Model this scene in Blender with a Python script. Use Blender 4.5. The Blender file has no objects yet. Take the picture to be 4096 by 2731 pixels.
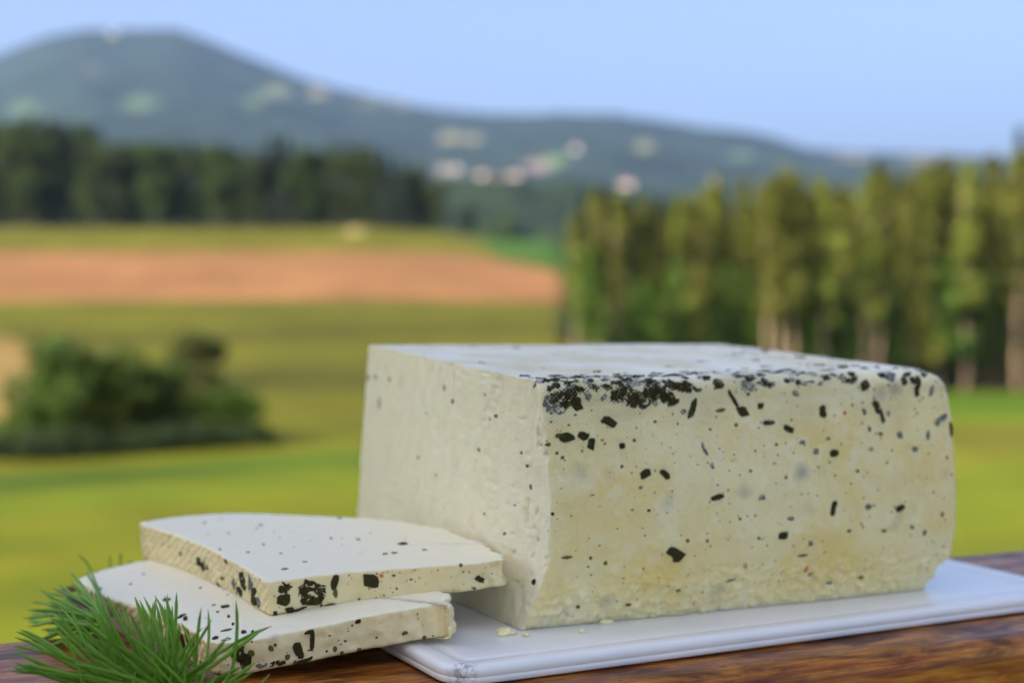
import bpy, bmesh, math, random
import numpy as np
from mathutils import Vector, Matrix
from mathutils.bvhtree import BVHTree

R = math.radians
scene = bpy.context.scene
COL = scene.collection

# ------------------------------------------------------------------ camera
EYE = 1.183                      # metres above the balcony floor
cam_d = bpy.data.cameras.new("camera")
cam = bpy.data.objects.new("camera", cam_d)
COL.objects.link(cam)
cam.location = (0, 0, EYE)
cam.rotation_euler = (R(90) - math.atan(124 / 3500), 0, 0)
cam_d.sensor_width = 36.0
cam_d.lens = 53.57
cam_d.clip_start = 0.02
cam_d.clip_end = 60000
cam_d.dof.use_dof = True
cam_d.dof.focus_distance = 0.505
cam_d.dof.aperture_fstop = 7.4
scene.camera = cam

# ------------------------------------------------------------------ sky, sun, exposure
SUN_AZ = math.atan2(-0.73, -0.68)      # direction towards the sun, x = sin, y = cos
SUN_EL = R(29)
world = bpy.data.worlds.new("World")
scene.world = world
world.use_nodes = True
wn = world.node_tree.nodes
wl = world.node_tree.links
bg = wn["Background"]
sky = wn.new("ShaderNodeTexSky")
sky.sky_type = 'NISHITA'
sky.sun_disc = False
sky.sun_elevation = SUN_EL
sky.sun_rotation = SUN_AZ
sky.altitude = 400
sky.air_density = 0.5
sky.dust_density = 10.0
sky.ozone_density = 2.4
wl.new(sky.outputs[0], bg.inputs[0])
bg.inputs[1].default_value = 0.14

sun_d = bpy.data.lights.new("sun", 'SUN')
sun_d.energy = 2.0
sun_d.angle = R(0.5)
sun_d.color = (1.0, 0.86, 0.66)
sun = bpy.data.objects.new("sun", sun_d)
COL.objects.link(sun)
sdir = Vector((math.sin(SUN_AZ) * math.cos(SUN_EL), math.cos(SUN_AZ) * math.cos(SUN_EL), math.sin(SUN_EL)))
sun.rotation_euler = sdir.to_track_quat('Z', 'Y').to_euler()
sun.location = (-20, -15, 30)

vs = scene.view_settings
vs.view_transform = 'Standard'
vs.look = 'None'
vs.exposure = 1.80
vs.gamma = 1.0
vs.use_curve_mapping = False
scene.cycles.use_denoising = True
scene.cycles.max_bounces = 8
scene.cycles.sample_clamp_indirect = 6.0

# ------------------------------------------------------------------ measured positions (centimetres)
FRONT = [(0.95,8.45,.6,.5,10,'c'),(1.35,8.25,.5,.45,-20,'c'),(1.7,8.6,.45,.5,0,'c'),(3.5,8.5,.7,.55,0,'c'),(4.1,8.3,.7,.5,15,'c'),(4.9,8.55,.8,.5,-10,'c'),(5.5,8.4,.6,.45,0,'c'),(6.0,8.75,.5,.3,0,'c'),(0.75,8.05,.4,.35,0,'g'),(1.69,8.97,0.77,0.69,20,'c'),(1.34,8.59,0.67,0.47,0,'c'),(1.79,8.21,0.4,0.47,10,'d'),(0.69,8.34,0.5,0.53,-30,'g'),(1.08,8.05,0.6,0.34,0,'g'),(2.25,8.56,0.34,0.47,10,'g'),(1.34,7.04,0.6,0.31,5,'d'),(1.03,7.12,0.3,0.19,20,'o'),(2.01,7.08,0.4,0.28,-20,'d'),(2.32,6.78,0.27,0.41,-15,'d'),(3.1,7.54,0.61,0.31,-25,'d'),(3.58,6.66,0.25,0.22,0,'d'),(3.81,8.52,0.75,0.63,0,'c'),(4.44,8.29,0.96,0.64,10,'c'),(5.17,8.56,1.03,0.61,0,'c'),(5.78,8.78,0.79,0.45,-10,'c'),(4.9,8.89,1.03,0.29,0,'g'),(6.33,8.72,0.62,0.48,0,'c'),(5.63,8.22,0.52,0.35,20,'c'),(6.6,7.9,0.24,0.78,-25,'d'),(6.23,7.78,0.24,0.19,0,'g'),(7.78,8.78,0.49,0.33,10,'d'),(8.38,8.21,0.77,0.15,-55,'d'),(8.77,7.72,0.42,0.39,10,'d'),(7.83,7.8,0.42,0.15,10,'o'),(9.58,7.9,0.27,0.23,0,'d'),(9.92,7.26,0.48,0.17,0,'d'),(10.81,6.98,0.48,0.22,-20,'d'),(11.35,8.75,0.22,0.2,0,'d'),(10.89,8.82,0.25,0.17,0,'d'),(9.91,8.72,0.82,0.3,-8,'c'),(11.2,8.31,0.36,0.23,0,'g'),(12.41,7.6,0.31,0.47,5,'d'),(12.87,5.97,0.44,0.3,0,'d'),(13.73,8.76,0.69,0.27,0,'c'),(15.02,7.68,0.31,0.55,20,'d'),(15.23,7.28,0.17,0.45,15,'d'),(15.53,7.41,0.18,0.24,0,'g'),(15.72,8.82,0.48,0.31,0,'g'),(16.36,8.66,0.28,0.31,20,'d'),(17.05,8.57,0.22,0.59,-5,'d'),(16.97,8.26,0.22,0.45,10,'d'),(17.71,8.24,0.17,0.42,-20,'g'),(18.12,7.11,0.75,0.24,25,'g'),(17.9,6.97,0.3,0.28,0,'g'),(17.43,6.47,0.22,0.45,-10,'g'),(18.63,6.68,0.17,0.6,0,'d'),(16.05,6.56,0.33,0.28,30,'g'),(16.78,5.97,0.26,0.24,0,'g'),(11.41,6.45,0.32,0.15,15,'g'),(12.02,6.09,0.32,0.24,0,'g'),(14.58,6.84,0.13,0.24,10,'o'),(15.11,6.64,0.22,0.14,0,'o'),(14.37,7.53,0.18,0.31,0,'g'),(4.51,5.58,0.44,0.32,20,'d'),(5.35,5.54,0.24,0.45,40,'d'),(4.31,5.1,0.15,0.13,0,'g'),(7.56,4.55,0.54,0.21,14,'d'),(9.57,4.43,0.32,0.2,10,'g'),(12.85,3.84,0.22,0.61,-15,'d'),(16.06,3.65,0.48,0.24,20,'d'),(14.51,3.78,0.33,0.24,10,'g'),(10.88,3.57,0.36,0.2,0,'g'),(10.54,2.92,0.39,0.3,0,'d'),(5.84,2.55,0.76,0.35,-28,'d'),(5.88,2.35,0.31,0.29,0,'d'),(11.85,2.51,0.29,0.22,0,'g'),(9.46,2.88,0.18,0.15,0,'g'),(7.04,6.39,0.17,0.58,25,'g'),(7.36,5.75,0.16,0.29,20,'g'),(17.34,2.58,0.17,0.26,0,'o'),(16.69,2.83,0.17,0.14,0,'o'),(13.62,2.89,0.18,0.14,0,'o'),(15.32,2.78,0.22,0.12,0,'o'),(13.97,5.23,0.15,0.14,0,'o'),(3.55,5.9,0.14,0.13,0,'o'),(9.05,5.47,0.12,0.12,0,'o'),(8.58,3.68,0.12,0.13,0,'o'),(4.64,4.24,0.12,0.1,0,'d'),(0.74,4.35,0.12,0.12,0,'d'),(1.17,6.33,0.15,0.12,0,'o'),(0.95,6.5,0.13,0.12,0,'o'),(0.62,6.82,0.17,0.15,0,'o'),(10.62,5.15,0.13,0.12,0,'o'),(18.16,3.26,0.15,0.21,0,'o'),(6.31,3.01,0.14,0.13,0,'o'),(7.15,2.95,0.1,0.13,0,'o'),(2.93,2.41,0.14,0.16,0,'o'),(2.31,2.64,0.13,0.13,0,'o'),(1.35,2.74,0.43,0.11,0,'o'),(11.55,2.06,0.47,0.1,5,'o'),(8.5,1.28,0.46,0.11,8,'g'),(11.82,1.48,0.18,0.28,-5,'r'),(9.0,1.83,0.18,0.26,20,'p'),(14.65,6.06,0.26,0.21,0,'p'),(13.44,7.51,0.11,0.17,0,'r'),(2.87,6.76,0.12,0.11,0,'r'),(14.89,8.03,0.22,0.24,0,'p'),(12.1,1.22,0.25,0.15,20,'g'),(13.19,0.76,0.36,0.14,0,'g'),(18.36,5.55,0.11,0.21,0,'r'),(12.62,6.55,0.16,0.13,0,'o'),(8.46,7.23,0.16,0.13,0,'o'),(4.99,7.47,0.15,0.11,0,'o'),(4.09,6.83,0.12,0.13,0,'o'),(6.93,8.59,0.16,0.15,0,'o'),(9.03,8.37,0.14,0.13,0,'o'),(10.22,6.42,0.14,0.12,0,'o'),(7.32,7.11,0.12,0.11,0,'o'),(2.14,0.76,0.15,0.13,0,'o'),(14.64,0.89,0.22,0.14,0,'o'),(4.2,0.66,0.24,0.11,0,'o'),(6.22,1.06,0.16,0.13,0,'o')]
CUT = [(13.54,7.33,0.27,0.61,0,'g'),(14.83,8.36,0.35,0.35,0,'g'),(13.94,8.44,0.31,0.31,10,'g'),(15.09,8.3,0.23,0.27,0,'d'),(12.29,8.45,0.3,0.23,0,'o'),(6.62,8.41,0.31,0.31,15,'d'),(5.96,7.9,0.31,0.21,-20,'o'),(8.43,7.27,0.28,0.18,0,'g'),(3.05,8.37,0.3,0.16,0,'g'),(3.74,6.19,0.4,0.2,0,'g'),(-0.9,8.73,0.46,0.37,10,'d'),(-0.94,8.2,0.34,0.34,5,'o'),(-1.59,7.44,0.3,0.46,5,'d'),(0.0,9.08,0.63,0.16,-30,'g'),(-0.67,9.18,0.43,0.22,0,'d'),(0.59,6.38,0.28,0.13,0,'o'),(1.76,3.26,0.39,0.11,20,'o'),(-1.67,2.6,0.55,0.46,10,'d'),(-0.44,1.82,0.31,0.23,0,'d'),(2.31,7.6,0.29,0.15,0,'o'),(2.79,7.45,0.29,0.13,0,'g'),(0.17,5.95,0.25,0.16,0,'o'),(9.24,5.36,0.29,0.13,0,'o'),(3.24,3.8,0.23,0.12,0,'o'),(7.48,4.83,0.25,0.11,0,'o'),(0.0,5.18,0.28,0.28,10,'g'),(1.05,4.41,0.29,0.11,0,'g')]
TOP_OUT = [(-3.98,12.16),(-3.74,12.41),(-1.95,12.75),(-0.38,12.55),(1.11,11.72),(3.08,10.28),(4.74,9.1),(6.29,7.62),(7.43,5.68),(8.05,3.97),(8.5,1.72),(8.58,-0.0),(8.55,-0.27),(8.33,-0.38),(7.02,-0.47),(4.83,-0.08),(2.64,0.18),(0.42,-0.06),(0.14,0.0),(-0.03,0.6),(-0.63,3.26),(-1.36,5.89),(-2.62,9.31),(-3.43,11.08)]
TOP_FR = [[-8.7066,52.8517,-10.25],[-0.043,-0.0652,0.9969],[0.9654,0.2542,0.0583],[-0.2572,0.965,0.052]]
BOT_OUT = [(-5.49,11.37),(-4.17,8.47),(-3.08,6.42),(-2.03,4.65),(-1.13,3.09),(-0.39,1.07),(-0.15,0.28),(0.29,-0.25),(1.36,-0.55),(2.4,-0.33),(4.05,0.01),(5.61,0.36),(7.71,0.51),(8.04,0.33),(8.13,-0.0)]
BOT_FR = [[-10.1635,50.7219,-11.85],[-0.0981,-0.0806,0.9919],[0.9792,0.1703,0.1107],[-0.1778,0.9821,0.0622]]
BOT_BACK = [(-2.91,13.24),(-4.29,12.69)]
TOP_TOPF = [(-0.53,8.31,0.16,0.43,0,'g'),(0.87,9.36,0.18,0.55,0,'g'),(0.65,8.86,0.11,0.33,0,'g'),(-1.06,5.67,0.12,0.31,0,'o'),(5.65,3.52,0.43,0.41,0,'d'),(4.74,2.21,0.29,0.3,-8,'o'),(5.07,2.21,0.29,0.3,14,'o'),(4.08,9.24,0.29,0.56,0,'g'),(4.17,4.93,0.17,0.31,0,'o'),(0.94,1.49,0.34,0.39,0,'g'),(1.76,2.23,0.22,0.3,0,'g'),(6.22,2.19,0.23,0.3,0,'g'),(1.08,3.99,0.16,0.31,0,'g'),(-1.94,12.55,0.33,0.46,0,'g'),(0.6,5.74,0.13,0.31,0,'o'),(-0.08,4.68,0.2,0.31,0,'g'),(-1.31,10.87,0.22,0.34,0,'g'),(3.22,5.7,0.14,0.32,0,'o')]
BOT_TOPF = [(-1.66,6.19,0.36,0.42,0,'d'),(0.51,4.1,0.38,0.49,5,'d'),(0.08,4.45,0.19,0.25,0,'g'),(0.64,2.64,0.12,0.32,0,'d'),(0.79,1.62,0.12,0.32,0,'d'),(0.57,1.05,0.53,0.31,14,'o'),(1.16,0.42,0.21,0.39,0,'d'),(1.45,0.32,0.13,0.31,0,'d'),(0.21,0.3,0.26,0.46,-10,'d'),(0.58,-0.1,0.43,0.31,0,'g'),(-1.06,3.61,0.25,0.65,-20,'d'),(-0.89,3.24,0.18,0.65,0,'d'),(-4.35,9.29,0.2,0.71,0,'g'),(-3.2,9.44,0.14,0.27,0,'o'),(-2.77,10.72,0.16,0.27,0,'g'),(0.25,3.48,0.14,0.24,0,'o'),(4.25,0.11,0.41,0.39,5,'d'),(-0.45,7.23,0.16,0.26,0,'o')]
TOP_RIMF = [(0.76,-0.08,-0.3,0.56,0.45,0,'c'),(0.66,-0.07,-0.72,0.46,0.42,0,'d'),(0.87,-0.09,-1.01,0.71,0.52,10,'c'),(0.49,-0.06,-1.13,0.37,0.39,0,'c'),(1.59,-0.13,-0.38,0.62,0.55,10,'c'),(2.03,-0.16,-0.57,0.47,0.61,0,'c'),(1.79,-0.15,-0.94,0.47,0.3,0,'d'),(1.42,-0.12,-0.67,0.43,0.61,0,'c'),(2.51,-0.19,-0.31,0.25,0.58,-25,'d'),(2.21,-0.17,-0.12,0.37,0.21,30,'o'),(2.56,-0.19,-0.73,0.14,0.37,0,'o'),(2.97,-0.22,-1.06,0.31,0.49,25,'d'),(2.87,-0.21,-1.24,0.22,0.21,0,'d'),(3.76,-0.27,-0.39,0.53,0.49,-10,'d'),(3.87,-0.28,-0.09,0.53,0.21,15,'o'),(2.27,-0.18,-1.23,0.17,0.21,10,'r'),(4.15,-0.29,-0.23,0.14,0.15,0,'r'),(5.56,-0.38,-1.01,0.22,0.22,0,'g'),(7.7,-0.52,-0.65,0.41,0.2,-30,'d'),(6.98,-0.47,0.02,0.13,0.12,0,'o'),(3.36,-0.24,-1.05,0.09,0.09,0,'o'),(2.0,-0.16,-1.15,0.12,0.12,0,'o'),(4.67,-0.33,-0.75,0.09,0.09,0,'o'),(4.59,-0.32,-0.27,0.14,0.09,0,'o'),(7.49,-0.5,-1.16,0.1,0.12,0,'o'),(2.36,-0.18,-1.55,0.41,0.09,5,'o'),(1.23,-0.11,-1.44,0.62,0.08,8,'d')]
TOP_LEFTF = [(-1.95,7.05,-0.73,0.39,0.41,0,'d'),(-1.83,6.65,-0.86,0.32,0.34,10,'d'),(-2.44,8.69,-0.7,0.27,0.17,0,'o'),(-1.72,6.26,-0.8,0.26,0.2,0,'o'),(-1.8,6.53,-1.27,0.45,0.44,10,'d'),(-0.53,2.28,-0.13,0.54,0.38,-15,'d'),(-0.64,2.64,-0.57,0.43,0.63,5,'d'),(-0.88,3.45,-0.91,0.56,0.58,10,'g'),(-0.76,3.05,-1.07,0.37,0.38,0,'d'),(-0.37,1.74,-0.54,0.48,0.78,10,'g'),(-0.27,1.39,-0.87,0.48,0.62,0,'d'),(-0.16,1.02,-1.02,0.36,0.46,0,'g'),(-0.52,2.24,-1.13,0.42,0.47,0,'d'),(-3.02,10.65,-1.61,0.55,0.18,0,'d'),(-3.62,12.67,-1.72,0.43,0.26,0,'g'),(-1.27,4.75,-0.93,0.32,0.16,0,'o'),(-1.1,4.18,-0.15,0.28,0.19,0,'o'),(-1.42,5.27,-1.38,0.32,0.13,0,'d'),(-0.41,1.87,-1.37,0.36,0.22,0,'d')]
BOT_RIMF = [(2.88,-0.29,-0.66,0.28,0.5,15,'d'),(2.95,-0.28,-0.87,0.22,0.29,0,'d'),(3.44,-0.2,-0.44,0.16,0.7,-10,'d'),(3.36,-0.22,-0.15,0.31,0.13,0,'d'),(3.69,-0.16,-1.1,0.34,0.38,10,'d'),(5.06,0.07,-0.14,0.19,0.15,0,'d'),(5.63,0.17,-1.31,0.32,0.56,-35,'d'),(5.55,0.15,-1.49,0.22,0.33,0,'d'),(2.02,-0.44,-0.42,0.18,0.2,30,'o'),(2.19,-0.41,-0.34,0.12,0.12,0,'o'),(2.56,-0.35,-0.84,0.22,0.2,0,'o'),(1.32,-0.56,-0.46,0.25,0.23,0,'o'),(1.05,-0.6,-0.25,0.34,0.49,10,'c'),(0.82,-0.64,-0.43,0.46,0.57,0,'c'),(1.07,-0.6,-0.71,0.37,0.58,-20,'d'),(2.03,-0.44,-1.21,0.46,0.35,0,'c'),(2.3,-0.39,-1.42,0.62,0.38,0,'c'),(1.62,-0.51,-0.97,0.37,0.2,0,'g'),(4.13,-0.09,-0.92,0.16,0.21,0,'o'),(4.4,-0.04,-1.25,0.16,0.15,0,'o'),(4.98,0.06,-1.45,0.19,0.12,0,'o'),(3.02,-0.27,-1.5,0.62,0.13,8,'d'),(2.76,-0.31,-1.21,0.14,0.15,0,'o'),(6.58,0.32,-0.85,0.22,0.13,30,'o'),(7.22,0.43,-1.34,0.16,0.12,0,'o')]
BOT_LEFTF = [(-4.86,9.47,0.03,0.53,0.34,0,'g'),(-1.33,3.42,-0.39,0.58,0.92,0,'c'),(-1.04,2.93,-0.69,0.48,0.76,0,'d'),(-0.69,2.33,-0.4,0.42,0.6,0,'d'),(-0.49,1.99,-0.73,0.42,0.69,0,'g'),(-1.02,2.9,-1.16,0.57,0.46,0,'c'),(-1.61,3.9,-0.65,0.34,0.47,0,'g'),(-2.51,5.45,-0.38,0.22,0.14,0,'d'),(-3.4,6.96,-0.34,0.23,0.23,0,'g'),(-2.02,4.6,-0.54,0.24,0.14,0,'o'),(-0.54,2.07,-0.19,0.37,0.45,5,'d'),(-0.28,1.63,-0.88,0.37,0.6,0,'c')]
NF = [[-15.07,45.21,-11.45,-12.56,46.92,-13.43],[-14.82,44.78,-11.04,-12.32,46.41,-13.73],[-14.63,44.98,-11.18,-11.91,46.83,-13.4],[-14.68,45.67,-11.31,-12.28,46.52,-13.69],[-14.96,46.26,-10.7,-12.74,46.83,-13.68],[-14.39,45.35,-10.48,-12.28,46.71,-14.07],[-13.61,45.38,-9.67,-12.44,45.8,-13.4],[-13.45,45.4,-10.26,-12.51,46.24,-14.41],[-14.21,48.66,-10.15,-12.58,46.46,-13.65],[-13.23,46.62,-9.96,-12.59,46.32,-13.23],[-13.2,47.81,-9.61,-11.37,47.1,-12.53],[-12.58,48.58,-10.11,-11.0,46.84,-13.49],[-12.09,48.52,-9.89,-11.27,46.72,-13.07],[-12.57,45.79,-9.76,-10.91,46.86,-13.53],[-12.13,44.81,-9.99,-10.66,46.99,-14.02],[-12.72,45.94,-10.62,-10.86,46.0,-13.75],[-12.2,45.38,-10.59,-11.48,47.02,-14.78],[-12.26,46.19,-10.84,-9.99,46.36,-13.59],[-11.74,45.09,-10.66,-10.59,46.05,-14.45],[-11.96,46.76,-11.62,-11.96,46.59,-15.59],[-11.28,45.12,-11.46,-12.25,46.99,-16.09],[-12.57,47.39,-12.12,-10.22,46.67,-14.7],[-14.16,47.41,-11.83,-10.33,46.9,-12.91],[-13.07,44.66,-11.1,-10.13,46.32,-13.51],[-13.12,45.08,-11.49,-10.13,46.1,-12.56],[-11.34,44.88,-10.33,-9.76,46.22,-14.18],[-12.99,47.05,-11.55,-10.71,47.15,-14.6],[-11.66,45.14,-10.91,-9.47,46.56,-14.23],[-12.66,44.66,-10.41,-10.21,46.75,-13.38],[-13.02,46.27,-10.19,-10.21,46.74,-12.47],[-11.92,47.8,-9.76,-11.19,46.58,-13.4],[-11.35,48.3,-10.07,-11.48,46.47,-13.42],[-11.29,48.29,-9.98,-10.08,45.83,-13.36],[-10.94,48.07,-9.71,-10.69,46.34,-12.89],[-10.75,48.02,-10.15,-11.04,46.29,-13.83],[-9.85,44.78,-9.91,-10.82,46.57,-14.04],[-10.62,46.19,-10.57,-11.54,46.84,-14.81],[-11.35,47.03,-10.94,-10.5,46.84,-14.99],[-11.04,46.96,-10.23,-10.2,46.16,-14.0],[-10.27,45.53,-10.8,-11.66,46.17,-14.48],[-10.56,45.45,-11.15,-12.19,46.67,-15.07],[-10.9,44.81,-10.78,-10.07,46.42,-14.8],[-11.77,46.62,-10.73,-9.95,45.92,-13.8],[-9.6,46.04,-10.48,-10.85,46.37,-13.87],[-9.02,45.5,-9.96,-10.85,46.08,-13.58],[-8.48,45.23,-10.41,-11.26,46.01,-13.71],[-8.86,45.52,-11.11,-11.62,46.12,-13.66],[-9.87,47.31,-11.67,-12.06,45.98,-14.2],[-7.65,46.5,-10.48,-10.45,47.04,-13.19],[-9.7,44.93,-11.2,-9.94,46.55,-15.81],[-9.09,44.66,-11.4,-11.46,46.62,-15.52],[-9.73,46.8,-11.97,-12.49,47.11,-14.38],[-8.69,44.53,-11.36,-10.92,45.89,-14.94],[-8.78,47.04,-12.07,-11.0,46.13,-14.65],[-8.13,45.72,-11.43,-10.87,46.17,-14.4],[-7.72,45.42,-11.25,-10.06,46.32,-14.76],[-7.37,45.99,-11.74,-10.23,46.9,-14.96],[-11.22,44.98,-11.42,-12.54,46.42,-15.47],[-11.79,46.19,-11.46,-11.56,47.15,-15.81],[-10.43,45.52,-11.74,-9.36,46.88,-15.19],[-9.8,46.18,-11.75,-12.45,46.73,-14.93]]
NB = [[-18.93,59.38,-12.29,-15.27,53.87,-11.77],[-18.08,57.74,-11.44,-15.31,53.62,-11.4],[-17.75,58.33,-11.56,-14.95,53.15,-11.32],[-17.51,58.35,-11.39,-15.0,53.73,-11.33],[-18.19,58.93,-12.0,-15.04,53.46,-11.55],[-17.44,55.14,-11.75,-15.41,53.57,-11.85],[-19.19,59.29,-12.96,-15.59,53.78,-11.94],[-18.62,58.22,-12.87,-15.33,53.28,-11.92],[-18.16,56.78,-12.73,-15.63,53.94,-12.16],[-17.06,55.39,-12.6,-15.26,54.23,-12.52],[-19.23,59.38,-14.09,-15.55,54.42,-12.68],[-17.73,55.68,-13.4,-14.96,52.73,-12.51],[-19.14,59.47,-14.57,-15.12,53.3,-12.83],[-17.68,56.35,-14.12,-15.0,53.26,-12.98],[-17.61,58.3,-12.94,-14.54,52.82,-12.54],[-18.09,57.44,-13.83,-15.49,53.82,-12.77],[-17.6,58.6,-12.46,-14.45,52.52,-11.79],[-17.22,59.05,-11.45,-14.67,53.37,-11.26],[-16.2,57.18,-11.77,-14.07,53.62,-12.04],[-16.69,56.4,-11.46,-14.92,54.27,-11.77],[-17.16,56.06,-11.71,-15.08,53.59,-11.85],[-15.59,55.84,-12.21,-13.88,53.73,-12.64],[-17.0,59.51,-13.21,-14.24,54.27,-12.88],[-17.39,55.67,-12.93,-15.24,53.75,-12.48],[-18.12,59.46,-14.01,-14.78,52.9,-12.42],[-17.64,57.07,-14.13,-15.07,53.93,-13.03],[-17.64,58.69,-14.3,-14.7,53.4,-12.79],[-16.86,58.19,-12.57,-14.47,53.84,-12.32],[-16.69,56.77,-12.6,-14.58,53.8,-12.54],[-18.33,64.0,-11.28,-17.6,63.5,-12.32],[-16.97,64.0,-11.28,-16.69,63.5,-12.41],[-16.53,64.0,-11.15,-16.5,63.5,-12.41],[-16.11,64.0,-11.43,-16.27,63.5,-12.5]]
P0 = [0.3,54.776,-12.4]

HAZE = 0.000055
# ------------------------------------------------------------------ helpers
random.seed(11)
RNG = np.random.default_rng(5)
YAW = math.atan2(0.4067, 0.9136)         # the rail, the board and the loaf run this way
EU = Vector((0.9136, 0.4067, 0)).normalized()
EV = Vector((-EU.y, EU.x, 0))
BOARD_Z = EYE - 0.124
RAIL_Z = EYE - 0.1307
ORG = Vector((P0[0] / 100, P0[1] / 100, BOARD_Z))


def eyecm(x, y, z):
    return Vector((x / 100, y / 100, EYE + z / 100))


def hash3(i, j, k):
    h = (i * 374761393 + j * 668265263 + k * 2147483647 + 1013904223) & 0xFFFFFFFF
    h = ((h ^ (h >> 13)) * 1274126177) & 0xFFFFFFFF
    return ((h ^ (h >> 16)) & 0xFFFF) / 32768.0 - 1.0


def vnoise(p):
    p = np.asarray(p, dtype=np.float64) + 1000.0
    i = np.floor(p).astype(np.int64)
    f = p - i
    f = f * f * (3 - 2 * f)
    r = 0
    for dx in (0, 1):
        for dy in (0, 1):
            for dz in (0, 1):
                w = (f[:, 0] if dx else 1 - f[:, 0]) * (f[:, 1] if dy else 1 - f[:, 1]) * (f[:, 2] if dz else 1 - f[:, 2])
                r = r + w * hash3(i[:, 0] + dx, i[:, 1] + dy, i[:, 2] + dz)
    return r


def fbm(p, oct=3):
    p = np.asarray(p, dtype=np.float64)
    return sum(vnoise(p * 2 ** o + 17.3 * o) / 2 ** o for o in range(oct))


def mesh_np(name, verts, faces, mat=None, smooth=True):
    """faces: (n,k) int array, or a list of tuples"""
    me = bpy.data.meshes.new(name)
    if isinstance(faces, np.ndarray):
        n, k = faces.shape
        me.vertices.add(len(verts))
        me.vertices.foreach_set("co", np.asarray(verts, dtype=np.float32).ravel())
        me.loops.add(n * k)
        me.loops.foreach_set("vertex_index", faces.astype(np.int32).ravel())
        me.polygons.add(n)
        me.polygons.foreach_set("loop_start", np.arange(0, n * k, k, dtype=np.int32))
        me.update(calc_edges=True)
        me.validate()
    else:
        me.from_pydata([tuple(v) for v in verts], [], faces)
        me.update()
    if smooth:
        me.polygons.foreach_set("use_smooth", np.ones(len(me.polygons), dtype=bool))
    if mat:
        me.materials.append(mat)
    return me


def link(name, data, parent=None, loc=None, rot=None):
    o = bpy.data.objects.new(name, data)
    COL.objects.link(o)
    if parent:
        o.parent = parent
    if loc is not None:
        o.location = loc
    if rot is not None:
        o.rotation_euler = rot
    return o


def tag(o, label=None, cat=None, group=None, kind=None):
    for k, v in (("label", label), ("category", cat), ("group", group), ("kind", kind)):
        if v:
            o[k] = v
    return o


def attr(me, name, vals):
    a = me.attributes.new(name, 'FLOAT', 'POINT')
    a.data.foreach_set("value", np.asarray(vals, dtype=np.float32))


def vcol(me, name, cols):
    a = me.attributes.new(name, 'FLOAT_COLOR', 'POINT')
    c = np.ones((len(cols), 4), dtype=np.float32)
    c[:, :3] = cols
    a.data.foreach_set("color", c.ravel())


def box_bm(bm, x0, x1, y0, y1, z0, z1):
    v = [bm.verts.new((x, y, z)) for z in (z0, z1) for x, y in ((x0, y0), (x1, y0), (x1, y1), (x0, y1))]
    for f in ((3, 2, 1, 0), (4, 5, 6, 7), (0, 1, 5, 4), (1, 2, 6, 5), (2, 3, 7, 6), (3, 0, 4, 7)):
        bm.faces.new([v[i] for i in f])


def bm_mesh(name, bm, mat, smooth=False):
    me = bpy.data.meshes.new(name)
    bm.normal_update()
    bm.to_mesh(me)
    bm.free()
    me.materials.append(mat)
    if smooth:
        me.polygons.foreach_set("use_smooth", np.ones(len(me.polygons), dtype=bool))
    return me


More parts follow.
